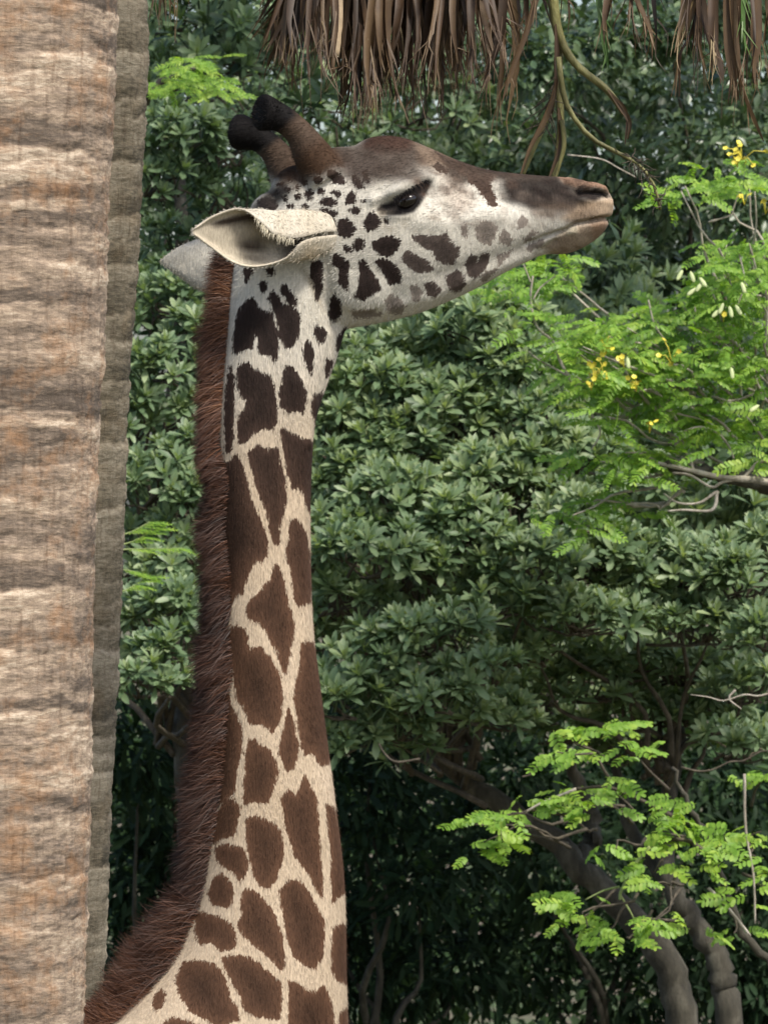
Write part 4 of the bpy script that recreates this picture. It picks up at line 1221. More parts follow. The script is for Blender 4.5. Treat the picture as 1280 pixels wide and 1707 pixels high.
def pinnate(seed, L, pairs, ll, lw, droop):
    r_ = np.random.default_rng(seed)
    vs, qs, vr = [], [], []; n = 0
    def leaflet(px_, pz, ang, l):
        nonlocal n
        v = leaf_rows(l, lw * l / ll, [0, .25, .6, .9, 1], [.3, .85, 1, .75, .15], .12, .15)[:]
        ca_, sa2 = math.cos(ang), math.sin(ang)
        tl = r_.normal(0, .25)
        v = np.stack([v[:, 0] * ca_ - v[:, 1] * sa2, v[:, 0] * sa2 + v[:, 1] * ca_, v[:, 2] + tl * v[:, 1] - .15 * v[:, 0]], -1) + np.array((px_, 0, pz))
        vs.append(v); qs.append(leaf_quads(5) + n); n += len(v); vr.append(np.full(len(v), .5 + r_.normal(0, .14)))
    for k in range(pairs):
        u = (k + .8) / pairs
        for s_ in (-1, 1):
            leaflet(L * u, -droop * L * u * u, s_ * math.radians(62 + r_.normal(0, 8)), ll * (.75 + .5 * math.sin(u * 2.6)) * r_.uniform(.85, 1.1))
    leaflet(L, -droop * L, 0, ll)
    p = np.stack([np.linspace(0, L, 6), np.zeros(6), -droop * L * np.linspace(0, 1, 6) ** 2], -1)
    tv, tq, tt_ = tube(p, np.linspace(.0016, .0007, 6), 4)
    vs.append(tv); qs.append(np.array(tq) + n); vr.append(np.full(len(tv), .6))
    return np.concatenate(vs), np.concatenate(qs), np.concatenate(vr)
FINE = [pinnate(300 + k, .13, 9, .023, .0115, .18 + .06 * k) for k in range(4)]
BROAD = [pinnate(320 + k, .12, 6, .034, .018, .15 + .06 * k) for k in range(4)]
FERN = [pinnate(340 + k, .15, 16, .026, .006, .2 + .05 * k) for k in range(3)]

def rot_to(axis, spin):
    a = np.asarray(axis, float); a = a / np.linalg.norm(a)
    ref = np.array((1.0, 0, 0)) if abs(a[0]) < .9 else np.array((0, 1.0, 0))
    x = np.cross(ref, a); x /= np.linalg.norm(x); y = np.cross(a, x)
    x2 = x * math.cos(spin) + y * math.sin(spin); y2 = np.cross(a, x2)
    return np.stack([x2, y2, a], -1)
def rot_along(d, up):
    x = np.asarray(d, float); x = x / np.linalg.norm(x)
    y = np.cross(up, x); y /= np.linalg.norm(y) + 1e-9
    return np.stack([x, y, np.cross(x, y)], -1)

def in_frame(p):
    s = FPX / (p[1] + CAM_D)
    x = p[0] * s + 640; y = 853.5 - (p[2] - ZC) * s
    return -20 < x < 1300 and -20 < y < 1730

def build_foliage(tree, items, variants, mat, part, crown_name, limit=290, lods=None):
    """items: (pos, R(3x3), scale, score, tint). The best `limit` are single parts, the rest one stuff mesh."""
    vis = [k for k, it in enumerate(items) if in_frame(it[0])]
    vis.sort(key=lambda k: items[k][3])
    single = set(vis[:limit]); middle = set(vis[limit:limit + 900])
    meshes = [mesh_np(part, v, q, None, mat, {"var": a}) for v, q, a in variants]
    bag = Bag()
    for k, (pos, R, sc, score, tint) in enumerate(items):
        j = k % len(variants)
        if k in single:
            ob = bpy.data.objects.new(part, meshes[j])
            COL.objects.link(ob)
            ob.parent = tree
            M4 = Matrix([list(R[i] * sc) + [float(pos[i] - wl)] for i, wl in enumerate(wloc(tree))] + [[0, 0, 0, 1]])
            ob.matrix_local = M4
        else:
            v, q, a = variants[j] if lods is None else lods[0 if k in middle else 1][j]
            bag.add((v * sc) @ R.T + pos, q, None, a + tint)
    if bag.n:
        ob = bpy.data.objects.new(crown_name, bag.mesh(crown_name, mat)); ob["kind"] = "stuff"
        put(ob, tree)

def clump_rosettes(c, r, items, density=1.0, spacing=.066, low=-.25, scale=1.0, twigs=None):
    """rosettes over the upper and outer side of one leafy mound"""
    area = 4 * math.pi * ((r[0] * r[1]) ** 1.6 / 3 + (r[0] * r[2]) ** 1.6 / 3 + (r[1] * r[2]) ** 1.6 / 3) ** (1 / 1.6)
    n = max(6, int(area * .62 / spacing ** 2 * density))
    for _ in range(n):
        d = rng.standard_normal(3); d /= np.linalg.norm(d)
        if d[2] < low + rng.normal(0, .18): d[2] = abs(d[2])
        if d[1] > .5: d[1] = -d[1]
        rad = rng.uniform(.74, 1.08)
        lump = 1 + .16 * math.sin(9 * d[0] + 4 * c[0] * 7) * math.cos(7 * d[2] + c[2] * 5)
        pos = c + d * r * rad * lump
        ax = d * np.array((.7, .55, .45)) + np.array((0.05, -.42, .80)) + rng.normal(0, .22, 3)
        items.append((pos, rot_to(ax, rng.uniform(0, 6.28)), scale * rng.uniform(.85, 1.25), pos[1] - .25 * d[2] * 0 + rng.uniform(0, .15) - .3 * (d[1] < 0), rng.normal(0, .10)))
        if twigs is not None and rng.random() < .35:
            base = c + np.array((rng.normal(0, .3), .15, -.55)) * r
            v, q, t = tube(wiggle(base, pos - ax / np.linalg.norm(ax) * .05, 6, .08), np.linspace(.006, .0025, 6), 4)
            twigs.add(v, q, t, .4)

def tree_trunk(tree, base, forks, mat, name="trunk", r0=.10):
    """forks: list of (points, r_start, r_end)"""
    bag = Bag()
    for pts, ra_, rb_ in forks:
        n = max(10, 6 * len(pts))
        p = catmull(np.array(pts, float), n)
        p[1:-1] += rng.normal(0, .006, (n - 2, 3))
        v, q, t = tube(p, np.linspace(ra_, rb_, n), 10, .05); bag.add(v, q, t, .5)
    return put(bpy.data.objects.new(name, bag.mesh(name, mat)), tree)

def branches_to(bag, start, clumps, r0=.012):
    for c, r in clumps:
        v, q, t = tube(wiggle(start + rng.normal(0, .05, 3), c - np.array((0, -.05, r[2] * .5)), 10, .07), np.linspace(r0, .004, 10), 6, .05)
        bag.add(v, q, t, .4)

def mounds(lst, Yf, jit=.12):
    out = []
    for it in lst:
        px, py, rx, ry = it[:4]
        Y = Yf(px, py) + rng.uniform(-jit, jit) + (it[4] if len(it) > 4 else 0)
        s = (Y + CAM_D) / FPX
        out.append((P(px, py, Y), np.array((rx * s, (rx * .55 + ry * .45) * s, ry * s))))
    return out
slope_y = lambda px, py: 7.2 + (1250 - py) / 1000 * 1.5

# --- centre tree of leaf rosettes
T1 = [(800,560,130,75),(690,610,100,60),(620,660,105,70),(745,690,120,75),(885,690,95,65),(585,790,85,55),(660,830,110,62),(820,800,110,60),(760,880,105,65),
      (905,830,90,50),(620,930,115,60),(740,945,100,55),(890,940,85,60),(575,1000,80,50),(720,1065,110,52),(610,1115,95,48),(700,1165,110,46),(560,1175,90,45),
      (560,880,90,50),(830,1000,80,45),(660,740,110,55),(940,760,80,55),(560,700,70,60),(850,620,90,60),(560,600,60,60),(960,860,60,50),(650,1215,80,36,.2),(800,1120,70,40),(760,1190,80,36,.3),(560,1240,80,36,.3),(830,1190,70,34,.5),(690,1255,60,24,.5)]
fill1 = [(600,760,160,120,.75),(760,780,180,120,.8),(880,780,150,130,.85),(620,960,170,110,.7),(780,1000,180,110,.75),(900,900,130,120,.8),(700,620,160,110,.9),(860,560,120,110,.9),(600,1090,150,80,.6),(760,1110,140,70,.7),(540,850,130,200,.9),(500,650,150,200,1.0),(480,1000,160,200,.9)]
t1 = thing("broadleaf_tree", "dense broadleaf tree with whorled green leaves filling the space under the giraffe's jaw", "tree", (P(1135, 1700, 8.6)[0], 8.6, 0))
items, tw = [], Bag()
cl = mounds(T1, slope_y)
for c, r in cl: clump_rosettes(c, r, items, .92, .067, twigs=tw)
cf = mounds(fill1, slope_y)
for c, r in cf: clump_rosettes(c, r, items, .34, .075, twigs=tw, low=-.6)
for _ in range(46):                       # unseen clumps behind the visible face, added to shade the bushes
    Yb = rng.uniform(9.0, 11.0); c = P(rng.uniform(380, 1000), rng.uniform(480, 1080), Yb)
    clump_rosettes(c, np.array((.36, .34, .24)), items, .45, .085, low=-.8, scale=1.25)
branches_to(tw, P(760, 1290, 8.5), cl[::2] + cf[::3])
tree_trunk(t1, None, [([(P(1135, 1700, 8.6)[0] + .1, 8.7, -.1), P(1140, 2000, 8.6), P(1133, 1707, 8.6), P(1108, 1600, 8.6), P(1050, 1530, 8.6), P(960, 1440, 8.6), P(880, 1370, 8.6), P(780, 1300, 8.6), P(700, 1230, 8.6), P(640, 1120, 8.6)], .065, .022),
                      ([P(960, 1440, 8.6), P(990, 1385, 8.8), P(960, 1300, 8.9), P(900, 1150, 8.8)], .035, .015)], M['bark'])
ob = put(bpy.data.objects.new("twigs", tw.mesh("twigs", M['twig'])), t1); ob["kind"] = "stuff"
build_foliage(t1, items, ROS, M['rosette'], "leaf_rosette", "crown", lods=ROS_L)

# --- left tree, seen between the palm and the mane
T3 = [(290,30,100,50,.8),(400,90,100,60,.9),(280,130,80,45,.6),(300,235,85,62),(370,250,60,50),(270,300,70,50),(380,330,60,50,.3),(300,400,60,40,.6),(285,500,85,62),(330,560,60,45),(270,610,70,45),
      (290,690,80,55),(320,760,60,45),(270,820,85,55),(310,880,60,45),(290,960,75,50),(250,1030,60,45),(290,1090,70,45),(240,1140,75,42),(300,1010,60,40),(215,700,50,60),(200,500,60,60,.4),(215,930,50,60,.2)]
fill3 = [(280,100,150,120,1.5),(300,300,140,120,1.3),(290,560,140,130,1.0),(280,800,140,130,.9),(270,1030,130,110,.8),(420,180,120,140,1.6),(150,400,120,200,1.3),(150,800,120,220,1.0),(420,500,120,180,1.2)]
t3 = thing("broadleaf_tree", "dense broadleaf tree with whorled green leaves, seen between the palm trunks and the mane", "tree", (P(330, 1700, 8.8)[0], 8.8, 0))
items, tw = [], Bag()
cl = mounds(T3, slope_y)
for c, r in cl: clump_rosettes(c, r, items, .92, .067, twigs=tw)
cf = mounds(fill3, slope_y)
for c, r in cf: clump_rosettes(c, r, items, .34, .075, twigs=tw, low=-.6)
for _ in range(16):
    Yb = rng.uniform(9.2, 10.8); c = P(rng.uniform(60, 430), rng.uniform(0, 1080), Yb)
    clump_rosettes(c, np.array((.36, .34, .26)), items, .30, .085, low=-.8, scale=1.25)
branches_to(tw, P(300, 1250, 8.7), cl[::2] + cf[::2])
tree_trunk(t3, None, [([(P(330, 1700, 8.8)[0], 8.8, -.1), P(330, 2200, 8.8), P(340, 1600, 8.8), P(310, 1250, 8.7), P(290, 900, 8.9), P(300, 300, 9.3)], .08, .02)], M['bark'])
ob = put(bpy.data.objects.new("twigs", tw.mesh("twigs", M['twig'])), t3); ob["kind"] = "stuff"
build_foliage(t3, items, ROS, M['rosette'], "leaf_rosette", "crown", lods=ROS_L)

# --- right tree: shelf of rosettes
T2 = [(1010,935,110,60),(930,925,70,55),(1130,950,125,60),(1235,975,85,62),(1180,1050,105,45),(960,1030,100,42),(1060,1010,90,50),(1270,1060,70,50),(1040,1110,120,45,.5),(1150,1120,110,40,.6),(1240,1150,80,40,.5),(1240,1245,85,40,.4),(900,1090,80,40,.4),(1300,920,80,60),(880,1020,60,40),(980,1150,90,40,.7),(1080,1190,90,40,.8),(870,1160,80,40,.7),(1180,1200,90,40,.7),(940,1220,80,36,1.0),(1040,1250,80,34,1.1)]
fill2 = [(1040,1000,160,100,.7),(1180,1010,160,110,.7),(1280,1080,120,120,.6),(960,1080,130,80,.8),(1120,1150,160,70,.8),(1290,1220,100,70,.8)]
t2 = thing("broadleaf_tree", "broadleaf tree with a flat shelf of whorled leaves below the feathery flowering tree", "tree", (P(1225, 1700, 8.3)[0], 8.3, 0))
items, tw = [], Bag()
cl = mounds(T2, lambda a, b_: 7.5 + (1250 - b_) / 1000 * 1.2)
for c, r in cl: clump_rosettes(c, r, items, .92, .067, twigs=tw)
cf = mounds(fill2, lambda a, b_: 7.7 + (1250 - b_) / 1000 * 1.2)
for c, r in cf: clump_rosettes(c, r, items, .34, .075, twigs=tw, low=-.6)
for _ in range(34):  # hidden rear clumps, put in to keep sun off the bushes
    Yb = rng.uniform(9.2, 11.2); c = P(rng.uniform(820, 1400), rng.uniform(600, 1120), Yb)
    clump_rosettes(c, np.array((.36, .34, .24)), items, .45, .085, low=-.8, scale=1.25)
branches_to(tw, P(1100, 1300, 8.3), cl[::2] + cf[::2])
tree_trunk(t2, None, [([(P(1225, 1700, 8.3)[0], 8.3, -.1), P(1230, 2100, 8.3), P(1216, 1707, 8.3), P(1200, 1620, 8.3), P(1165, 1550, 8.3), P(1120, 1480, 8.3), P(1110, 1350, 8.4), P(1130, 1200, 8.5), P(1120, 1050, 8.6)], .055, .02),
                      ([P(1120, 1480, 8.3), P(1050, 1380, 8.5), P(1010, 1200, 8.6)], .03, .012)], M['bark'])
ob = put(bpy.data.objects.new("twigs", tw.mesh("twigs", M['twig'])), t2); ob["kind"] = "stuff"
build_foliage(t2, items, ROS, M['rosette'], "leaf_rosette", "crown", lods=ROS_L)

# --- tree behind the head
T4 = [(520,60,120,70),(650,40,130,80),(560,180,110,60),(700,170,120,70),(790,110,120,70),(840,220,110,60),(640,250,110,50),(480,300,90,60),(760,290,110,50),(860,40,110,70),(460,160,90,70),(880,320,80,60),(900,420,90,60),(930,520,80,60)]
t4 = thing("broadleaf_tree", "paler farther broadleaf tree with loose crown behind the giraffe's horns and forehead", "tree", (P(480, 1700, 13.0)[0], 13.0, 0))
items, tw = [], Bag()
cl = mounds(T4, lambda a, b_: 12.6, .5)
for c, r in cl: clump_rosettes(c, r, items, .75, .105, low=-.7, scale=1.5, twigs=tw)
hi = [(np.array((rng.uniform(.4, 1.2), rng.uniform(7.9, 9.4), rng.uniform(6.1, 7.2))), np.array((.55, .5, .3))) for _ in range(20)]  # overhang out of view, added to shade the understorey
for c, r in hi: clump_rosettes(c, r, items, .45, .13, low=-.8, scale=2.0)
for _ in range(34):
    clump_rosettes(P(rng.uniform(330, 960), rng.uniform(-60, 520), rng.uniform(13.2, 14.6)), np.array((.34, .3, .24)), items, .62, .10, low=-.8, scale=1.3)
branches_to(tw, P(560, 700, 13.2), cl[::2], .018)
branches_to(tw, np.array((-.6, 11.5, 6.3)), hi[::2], .03)
tree_trunk(t4, None, [([(P(480, 1700, 13)[0], 13, -.1), P(480, 1700, 13), P(460, 700, 13.4), P(480, 100, 14.0), P(480, -300, 13.0)], .13, .03)], M['bark'])
ob = put(bpy.data.objects.new("twigs", tw.mesh("twigs", M['twig'])), t4); ob["kind"] = "stuff"
build_foliage(t4, items, ROS_SMALL, M['rosette'], "leaf_rosette", "crown", lods=ROS_SMALL_L)

# --- small glossy-leaved tree at upper right
def single_leaf(seed, L, W, rows=5):
    r_ = np.random.default_rng(seed)
    sv, wv = ([0, .25, .6, .88, 1], [.15, .7, 1, .7, .08]) if rows == 5 else ([0, .5, 1], [.2, 1, .08])
    v = leaf_rows(L, W, sv, wv, r_.uniform(.05, .3), .25)
    return v, leaf_quads(rows), np.full(len(v), .45 + r_.normal(0, .12))
SM = [single_leaf(400 + k, .062, .030) for k in range(8)]
SM_L = [[single_leaf(400 + k, .062, .030, 3) for k in range(8)]] * 2
def clump_leaves(c, r, items, n, scale=1.0):
    for _ in range(n):
        d = rng.standard_normal(3); d /= np.linalg.norm(d)
        pos = c + d * r * rng.uniform(.3, 1.05)
        dr_ = d * .7 + np.array((0, 0, -.25)) + rng.normal(0, .55, 3)
        up = np.array((0, -.35, 1.0)) + rng.normal(0, .45, 3)
        items.append((pos, rot_along(dr_, up), scale * rng.uniform(.7, 1.25), pos[1] + rng.uniform(0, .4), rng.normal(0, .18)))
T5 = [(960,120,100,80),(1090,150,120,70),(1190,240,110,80),(1260,130,90,90),(1000,260,100,80),(1110,320,110,70),(1240,340,90,70),(940,380,90,60),(1040,430,110,60),(1150,450,100,60),(980,500,90,60),(1080,560,110,60),(890,250,80,80),(900,520,70,70),(1200,560,110,80),(1020,60,90,60),(1120,60,60,40),(1230,30,60,40),(900,90,70,80)]
t5 = thing("broadleaf_tree", "dark tree with small glossy leaves behind the giraffe's muzzle", "tree", (P(1420, 1700, 12.0)[0], 12.0, 0))
items, tw = [], Bag()
cl = mounds(T5, lambda a, b_: 11.6, .6)
for c, r in cl: clump_leaves(c, r, items, 420, .85)
hi = [(np.array((rng.uniform(.3, 3.0), rng.uniform(7.9, 9.4), rng.uniform(6.1, 7.2))), np.array((.55, .5, .3))) for _ in range(20)]  # more unseen overhanging clumps, added to darken the bushes below
for c, r in hi: clump_leaves(c, r, items, 130, 2.4)
for _ in range(62):
    clump_leaves(P(rng.uniform(830, 1330), rng.uniform(-60, 960), rng.uniform(12.0, 13.8)), np.array((.30, .3, .24)), items, 260, .95)
branches_to(tw, P(1150, 800, 12.2), cl[::2], .016)
branches_to(tw, np.array((1.6, 11.5, 6.3)), hi[::2], .03)
tree_trunk(t5, None, [([(P(1420, 1700, 12)[0], 12, -.1), P(1420, 1700, 12), P(1380, 900, 12.3), P(1250, 300, 13.0), P(1220, -300, 12.6)], .12, .03)], M['bark'])
ob = put(bpy.data.objects.new("twigs", tw.mesh("twigs", M['twig'])), t5); ob["kind"] = "stuff"
build_foliage(t5, items, SM, M['glossy'], "leaf", "crown", lods=SM_L)

# --- feathery bright tree with yellow flowers
def spray(c, items, variants, n, size, spread=.10, face=.5, droop=.25, tw=None, origin=None):
    for k in range(n):
        a_ = rng.uniform(0, 2 * math.pi)
        d = np.array((math.cos(a_), math.sin(a_) * .8 - .25, rng.normal(-droop * .4, .22)))
        pos = c + np.array((rng.normal(0, spread), rng.normal(0, spread), rng.normal(0, spread * .35)))
        up = np.array((0, -face, 1.0)) + rng.normal(0, .25, 3)
        items.append((pos, rot_along(d, up), size * rng.uniform(.75, 1.2), pos[1] + rng.uniform(0, .2), rng.normal(0, .13)))
def feather_area(lst, Yf, items, variants, size, per, tw, start, spread=.06, nleaf=6):
    for px, py, rx, ry in lst:
        k = int(per * rx * ry / 1000)
        rx, ry = max(8, rx - 22), max(6, ry - 10)
        for _ in range(max(2, k)):
            x = px + rng.uniform(-1, 1) * rx * .9; y = py + rng.uniform(-1, 1) * ry * .9
            Y = Yf(x, y) + rng.uniform(-.25, .25)
            c = P(x, y, Y)
            spray(c, items, variants, nleaf, size, spread, face=.85)
            if tw is not None and rng.random() < .5:
                s = start + rng.normal(0, .08, 3)
                v, q, t = tube(wiggle(c + (s - c) * .35, c, 8, .08), np.linspace(.006, .002, 8), 5); tw.add(v, q, t, .4)
fy = lambda x, y: 6.7
c1 = thing("feathery_tree", "bright green feathery-leaved tree with small yellow flowers and pale pods", "tree", (P(1500, 1700, 7.2)[0], 7.2, 0))
items, tw = [], Bag()
st = P(1330, 800, 7.0)
feather_area([(1130,520,130,50),(1220,480,80,60),(960,560,70,40),(1040,600,110,50),(1150,620,130,50),(1250,600,60,60),(1000,650,70,30),(1100,680,120,40),(1220,700,80,40),(1240,420,60,40),(1250,300,50,30),(1120,315,50,20),(1190,290,40,18),(1010,760,60,30),(1080,770,80,30),(1240,760,60,30),(980,850,60,25),(1020,840,40,20),(900,460,60,28),(850,480,40,20),(930,440,40,16),(1270,540,40,50),(1060,530,60,30)],
             fy, items, FINE, .68, 3.0, tw, st)
tree_trunk(c1, None, [([(P(1500, 1700, 7.2)[0], 7.2, -.1), P(1480, 1700, 7.2), P(1400, 1150, 7.1), P(1340, 830, 7.0), P(1280, 806, 6.9), P(1215, 790, 6.75), P(1155, 786, 6.6), P(1098, 774, 6.55)], .07, .007)], M['bark'])
def twigline(tree, pts, Y, r0, r1, name="branch", mat='pale_twig'):
    rod(tree, name, pts, Y, r0, r1, M[mat], 18, 6, .08)
for pts, r0, r1 in [([(1300,808),(1260,800),(1205,796),(1150,784),(1096,772)], .013, .006), ([(1240,798),(1205,803),(1185,812),(1150,792),(1120,788)], .006, .003),
                    ([(1300,770),(1265,770),(1245,790),(1235,800)], .007, .004), ([(1195,818),(1186,850),(1140,850),(1112,852)], .006, .003), ([(1193,820),(1165,838),(1130,838),(1105,822)], .005, .0025),
                    ([(1155,784),(1150,765),(1140,752)], .005, .002), ([(1140,720),(1165,712),(1195,722),(1215,745),(1222,765)], .005, .003),
                    ([(955,640),(935,605),(922,570),(895,545),(884,500),(888,460)], .006, .003), ([(925,587),(905,578),(890,572)], .004, .002), ([(950,628),(920,612),(895,598),(880,585)], .004, .002),
                    ([(888,500),(900,480),(925,460)], .003, .002), ([(884,470),(878,455),(872,440)], .003, .002), ([(945,258),(1000,265),(1030,280),(1060,296)], .0025, .002),
                    ([(1100,680),(1130,690),(1170,700),(1200,715)], .004, .002), ([(1300,640),(1260,655),(1220,668),(1185,660)], .005, .003), ([(1080,500),(1090,540),(1110,570)], .003, .002), ([(1180,370),(1215,360),(1222,350)], .004, .002),
                    ([(1230,420),(1240,470),(1225,520)], .003, .002), ([(985,690),(1000,720),(985,750)], .004, .002)]:
    twigline(c1, pts, 6.55, r0, r1)
# flowers and pods
def flower_cluster(tree, px, py, Y, n, sp):
    bag = Bag(); c0 = P(px, py, Y)
    for _ in range(n):
        c = c0 + rng.normal(0, sp, 3) * np.array((1, .6, .9))
        ax = rng.normal(0, .6, 3) + np.array((0, -.8, .5))
        R = rot_to(ax, rng.uniform(0, 6))
        for k in range(5):
            a_ = k * 1.2566
            v = leaf_rows(.0085, .007, [0, .4, .8, 1], [.3, .9, 1, .4], -.15, .15)
            ca_, sa2 = math.cos(a_), math.sin(a_)
            v = np.stack([v[:, 0] * ca_ - v[:, 1] * sa2, v[:, 0] * sa2 + v[:, 1] * ca_, v[:, 2]], -1) @ R.T + c
            bag.add(v, leaf_quads(4), None, .5)
        v, q, t = tube(np.array([c, (c + c0) / 2, c0 - np.array((0, 0, .03))]), [.0012, .0012, .0015], 4); bag.add(v, q, t, .5)
    put(bpy.data.objects.new("flower_cluster", bag.mesh("flower_cluster", M['flower'])), tree)
for px, py, n, sp in [(1008,576,7,.018),(1236,250,10,.022),(1228,262,6,.02),(1060,636,7,.014),(992,620,6,.022),(1006,617,5,.015),(1040,598,3,.012),(985,634,3,.01),(1205,520,2,.01),(1275,340,3,.015),(1240,325,3,.012),(1120,592,5,.02),(1082,705,3,.01)]:
    flower_cluster(c1, px, py, 6.4, n, sp)
def pod(tree, px, py, ang, L=.038):
    R = rot_along((math.sin(ang), -.3, -math.cos(ang)), (0, -1, .2))
    n = 8; s = np.linspace(0, 1, n); w = np.interp(s, [0, .15, .5, .85, 1], [.1, .7, 1, .8, .08]) * .007
    rings = [np.stack([np.full(8, s[i] * L), w[i] * np.cos(np.linspace(0, 2 * math.pi, 8, endpoint=False)), .35 * w[i] * np.sin(np.linspace(0, 2 * math.pi, 8, endpoint=False))], -1) @ R.T + P(px, py, 6.4) for i in range(n)]
    v, q, t = loft(rings)
    put(bpy.data.objects.new("seed_pod", mesh_np("seed_pod", v, q, t, M['pod'])), tree)
for px, py, a_ in [(1137,450,-.5),(1150,452,.3),(1165,462,.6),(1170,470,-.6),(1205,505,-.4),(1215,510,.2),(1225,508,.5),(1200,515,-.8),(1235,470,.3),(1160,480,-.9),(1218,612,.1),(1265,675,-1.0),(1045,595,.1)]:
    pod(c1, px, py, a_)
ob = put(bpy.data.objects.new("twigs", tw.mesh("twigs", M['pale_twig'])), c1); ob["kind"] = "stuff"
build_foliage(c1, items, FINE, M['feather'], "compound_leaf", "crown")

# --- young feathery tree low on the right, reaching out of the shade
c2 = thing("feathery_tree", "young feathery tree reaching out of deep shade in front of two leaning trunks", "tree", (P(1290, 1700, 6.9)[0], 6.9, 0))
items, tw = [], Bag()
st = P(1190, 1420, 6.9)
def broad(lst, per):
    feather_area(lst, lambda x, y: 6.5, items, BROAD, .56, per, tw, st, .035, 4)
broad([(1145,1370,75,40),(1160,1430,60,40),(1120,1340,50,20),(1190,1400,40,30)], 1.5)
broad([(960,1520,45,28),(1000,1540,60,25),(1060,1555,55,22),(935,1500,20,14),(1090,1530,25,15)], 1.5)
broad([(800,1370,50,18),(790,1410,40,20),(830,1400,30,18),(850,1360,30,14)], 1.6)
broad([(900,1335,50,14),(950,1315,60,22),(1000,1345,45,30),(1010,1310,50,20)], 1.1)
broad([(960,1215,45,28),(1010,1210,45,18),(930,1250,22,18),(1070,1230,50,40)], .9)
broad([(1240,1400,60,80),(1250,1520,50,70),(1200,1560,50,40),(1040,1430,60,50),(1260,1310,40,40),(1090,1470,60,40)], .4)
tree_trunk(c2, None, [([(P(1290, 1700, 6.9)[0], 6.9, -.1), P(1330, 2200, 6.9), P(1320, 1700, 6.9), P(1230, 1550, 6.9), P(1190, 1430, 6.85), P(1150, 1350, 6.8), P(1120, 1280, 6.8)], .018, .006)], M['bark'])
for pts, r0, r1, mt in [([(1085,1408),(1055,1445),(1035,1485),(1032,1500)], .006, .004, 'green_twig'), ([(1032,1478),(1005,1485),(975,1500)], .004, .002, 'green_twig'), ([(1032,1490),(1050,1520),(1062,1545)], .004, .002, 'green_twig'),
                        ([(960,1315),(900,1340),(862,1362),(845,1368)], .005, .003, 'pale_twig'), ([(845,1366),(825,1372),(800,1375)], .003, .002, 'twig'), ([(1190,1430),(1140,1400),(1085,1408)], .008, .006, 'twig'),
                        ([(1120,1360),(1060,1330),(1010,1312),(960,1315)], .007, .005, 'twig'), ([(1180,1480),(1210,1510),(1250,1560)], .006, .004, 'pale_twig'), ([(1240,1290),(1242,1380),(1255,1460),(1258,1540)], .005, .003, 'pale_twig'),
                        ([(1135,1279),(1165,1286),(1190,1282),(1215,1270),(1240,1268),(1270,1252),(1300,1254)], .004, .002, 'twig'), ([(1300,1150),(1265,1160),(1240,1158),(1205,1168),(1180,1162),(1150,1158)], .0035, .0015, 'pale_twig'), ([(1225,1150),(1215,1165),(1235,1182)], .004, .002, 'pale_twig'), ([(700,1265),(660,1270),(640,1255),(632,1240)], .004, .003, 'twig'), ([(900,1270),(885,1290),(870,1295)], .004, .003, 'twig')]:
    twigline(c2, pts, 6.6, r0, r1, mat=mt)
ob = put(bpy.data.objects.new("twigs", tw.mesh("twigs", M['twig'])), c2); ob["kind"] = "stuff"
build_foliage(c2, items, BROAD, M['feather'], "compound_leaf", "crown")

# --- lime feathery sprays by the palm
c3 = thing("feathery_tree", "slender tree with lime-green ferny sprays beside the shaded palm trunk", "tree", (P(120, 1700, 7.0)[0], 7.0, 0))
items, tw = [], Bag()
for lst in [[(290,110,25,10),(330,100,35,10),(350,125,35,10),(310,140,40,10),(360,150,25,8),(275,145,18,8)]]:
    feather_area(lst, lambda x, y: 6.7, items, FERN, .5, 6.0, tw, P(180, 200, 7.0), .03)
for x0, x1, y0, y1 in [(206, 308, 916, 914), (206, 232, 950, 958), (206, 245, 985, 962), (210, 250, 890, 870), (215, 260, 905, 880)]:
    for k in range(6):
        u = (k + .5) / 6
        pos = P(x0 + (x1 - x0) * u, y0 + (y1 - y0) * u, 6.6)
        items.append((pos, rot_along((1, -.1, (y0 - y1) / 120 + rng.normal(0, .1)), (0, -.5, 1)), .42, 6.0, .3))
    twigline(c3, [(150, y0 + 8), (x0, y0), (x1, y1)], 6.6, .004, .0012, mat='green_twig')
tree_trunk(c3, None, [([(P(120, 1700, 7)[0], 7, -.1), P(120, 1700, 7), P(130, 900, 7), P(180, 300, 7), P(260, 150, 6.9), P(330, 115, 6.8)], .05, .005)], M['bark'])
build_foliage(c3, items, FERN, M['feather'], "compound_leaf", "crown")

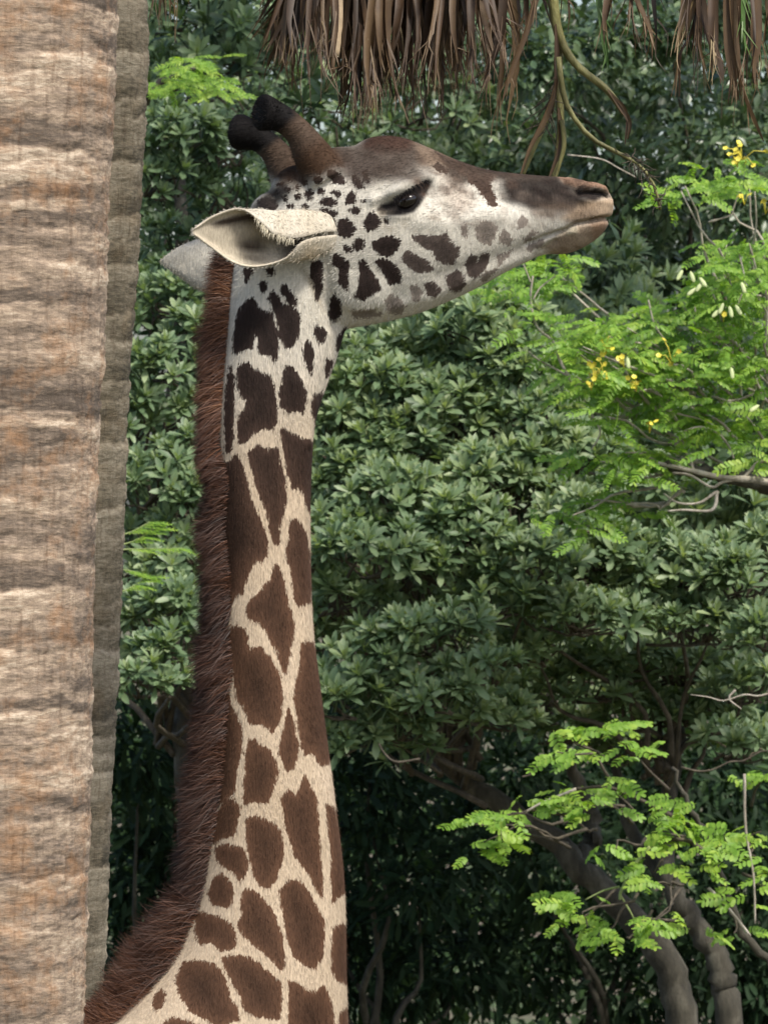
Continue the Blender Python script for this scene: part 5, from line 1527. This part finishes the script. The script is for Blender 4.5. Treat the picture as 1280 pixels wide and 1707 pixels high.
# --- shaded understorey bushes behind
BIG = [single_leaf(500 + k, .085, .024) for k in range(6)]
BIG_L = [[single_leaf(500 + k, .085, .024, 3) for k in range(6)]] * 2
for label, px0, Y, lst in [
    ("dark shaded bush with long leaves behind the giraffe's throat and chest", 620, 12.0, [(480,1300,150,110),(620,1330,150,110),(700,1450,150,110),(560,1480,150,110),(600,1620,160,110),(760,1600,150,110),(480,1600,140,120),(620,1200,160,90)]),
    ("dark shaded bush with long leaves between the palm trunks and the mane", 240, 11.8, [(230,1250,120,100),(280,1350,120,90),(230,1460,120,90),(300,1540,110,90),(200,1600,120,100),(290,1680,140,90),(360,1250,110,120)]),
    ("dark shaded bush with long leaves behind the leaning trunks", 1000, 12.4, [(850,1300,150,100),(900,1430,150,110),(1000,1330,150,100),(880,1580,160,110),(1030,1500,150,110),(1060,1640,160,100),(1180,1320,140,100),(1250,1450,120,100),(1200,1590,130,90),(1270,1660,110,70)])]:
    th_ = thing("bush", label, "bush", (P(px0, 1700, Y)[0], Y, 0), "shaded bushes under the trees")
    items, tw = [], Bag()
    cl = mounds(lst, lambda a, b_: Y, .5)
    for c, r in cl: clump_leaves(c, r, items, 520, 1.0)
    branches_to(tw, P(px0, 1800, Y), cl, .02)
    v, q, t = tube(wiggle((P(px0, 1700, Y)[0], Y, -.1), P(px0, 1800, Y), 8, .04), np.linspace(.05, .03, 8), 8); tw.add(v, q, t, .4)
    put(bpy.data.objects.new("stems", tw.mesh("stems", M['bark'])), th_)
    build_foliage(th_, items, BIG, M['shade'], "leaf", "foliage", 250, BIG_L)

# --- far wood closing the view
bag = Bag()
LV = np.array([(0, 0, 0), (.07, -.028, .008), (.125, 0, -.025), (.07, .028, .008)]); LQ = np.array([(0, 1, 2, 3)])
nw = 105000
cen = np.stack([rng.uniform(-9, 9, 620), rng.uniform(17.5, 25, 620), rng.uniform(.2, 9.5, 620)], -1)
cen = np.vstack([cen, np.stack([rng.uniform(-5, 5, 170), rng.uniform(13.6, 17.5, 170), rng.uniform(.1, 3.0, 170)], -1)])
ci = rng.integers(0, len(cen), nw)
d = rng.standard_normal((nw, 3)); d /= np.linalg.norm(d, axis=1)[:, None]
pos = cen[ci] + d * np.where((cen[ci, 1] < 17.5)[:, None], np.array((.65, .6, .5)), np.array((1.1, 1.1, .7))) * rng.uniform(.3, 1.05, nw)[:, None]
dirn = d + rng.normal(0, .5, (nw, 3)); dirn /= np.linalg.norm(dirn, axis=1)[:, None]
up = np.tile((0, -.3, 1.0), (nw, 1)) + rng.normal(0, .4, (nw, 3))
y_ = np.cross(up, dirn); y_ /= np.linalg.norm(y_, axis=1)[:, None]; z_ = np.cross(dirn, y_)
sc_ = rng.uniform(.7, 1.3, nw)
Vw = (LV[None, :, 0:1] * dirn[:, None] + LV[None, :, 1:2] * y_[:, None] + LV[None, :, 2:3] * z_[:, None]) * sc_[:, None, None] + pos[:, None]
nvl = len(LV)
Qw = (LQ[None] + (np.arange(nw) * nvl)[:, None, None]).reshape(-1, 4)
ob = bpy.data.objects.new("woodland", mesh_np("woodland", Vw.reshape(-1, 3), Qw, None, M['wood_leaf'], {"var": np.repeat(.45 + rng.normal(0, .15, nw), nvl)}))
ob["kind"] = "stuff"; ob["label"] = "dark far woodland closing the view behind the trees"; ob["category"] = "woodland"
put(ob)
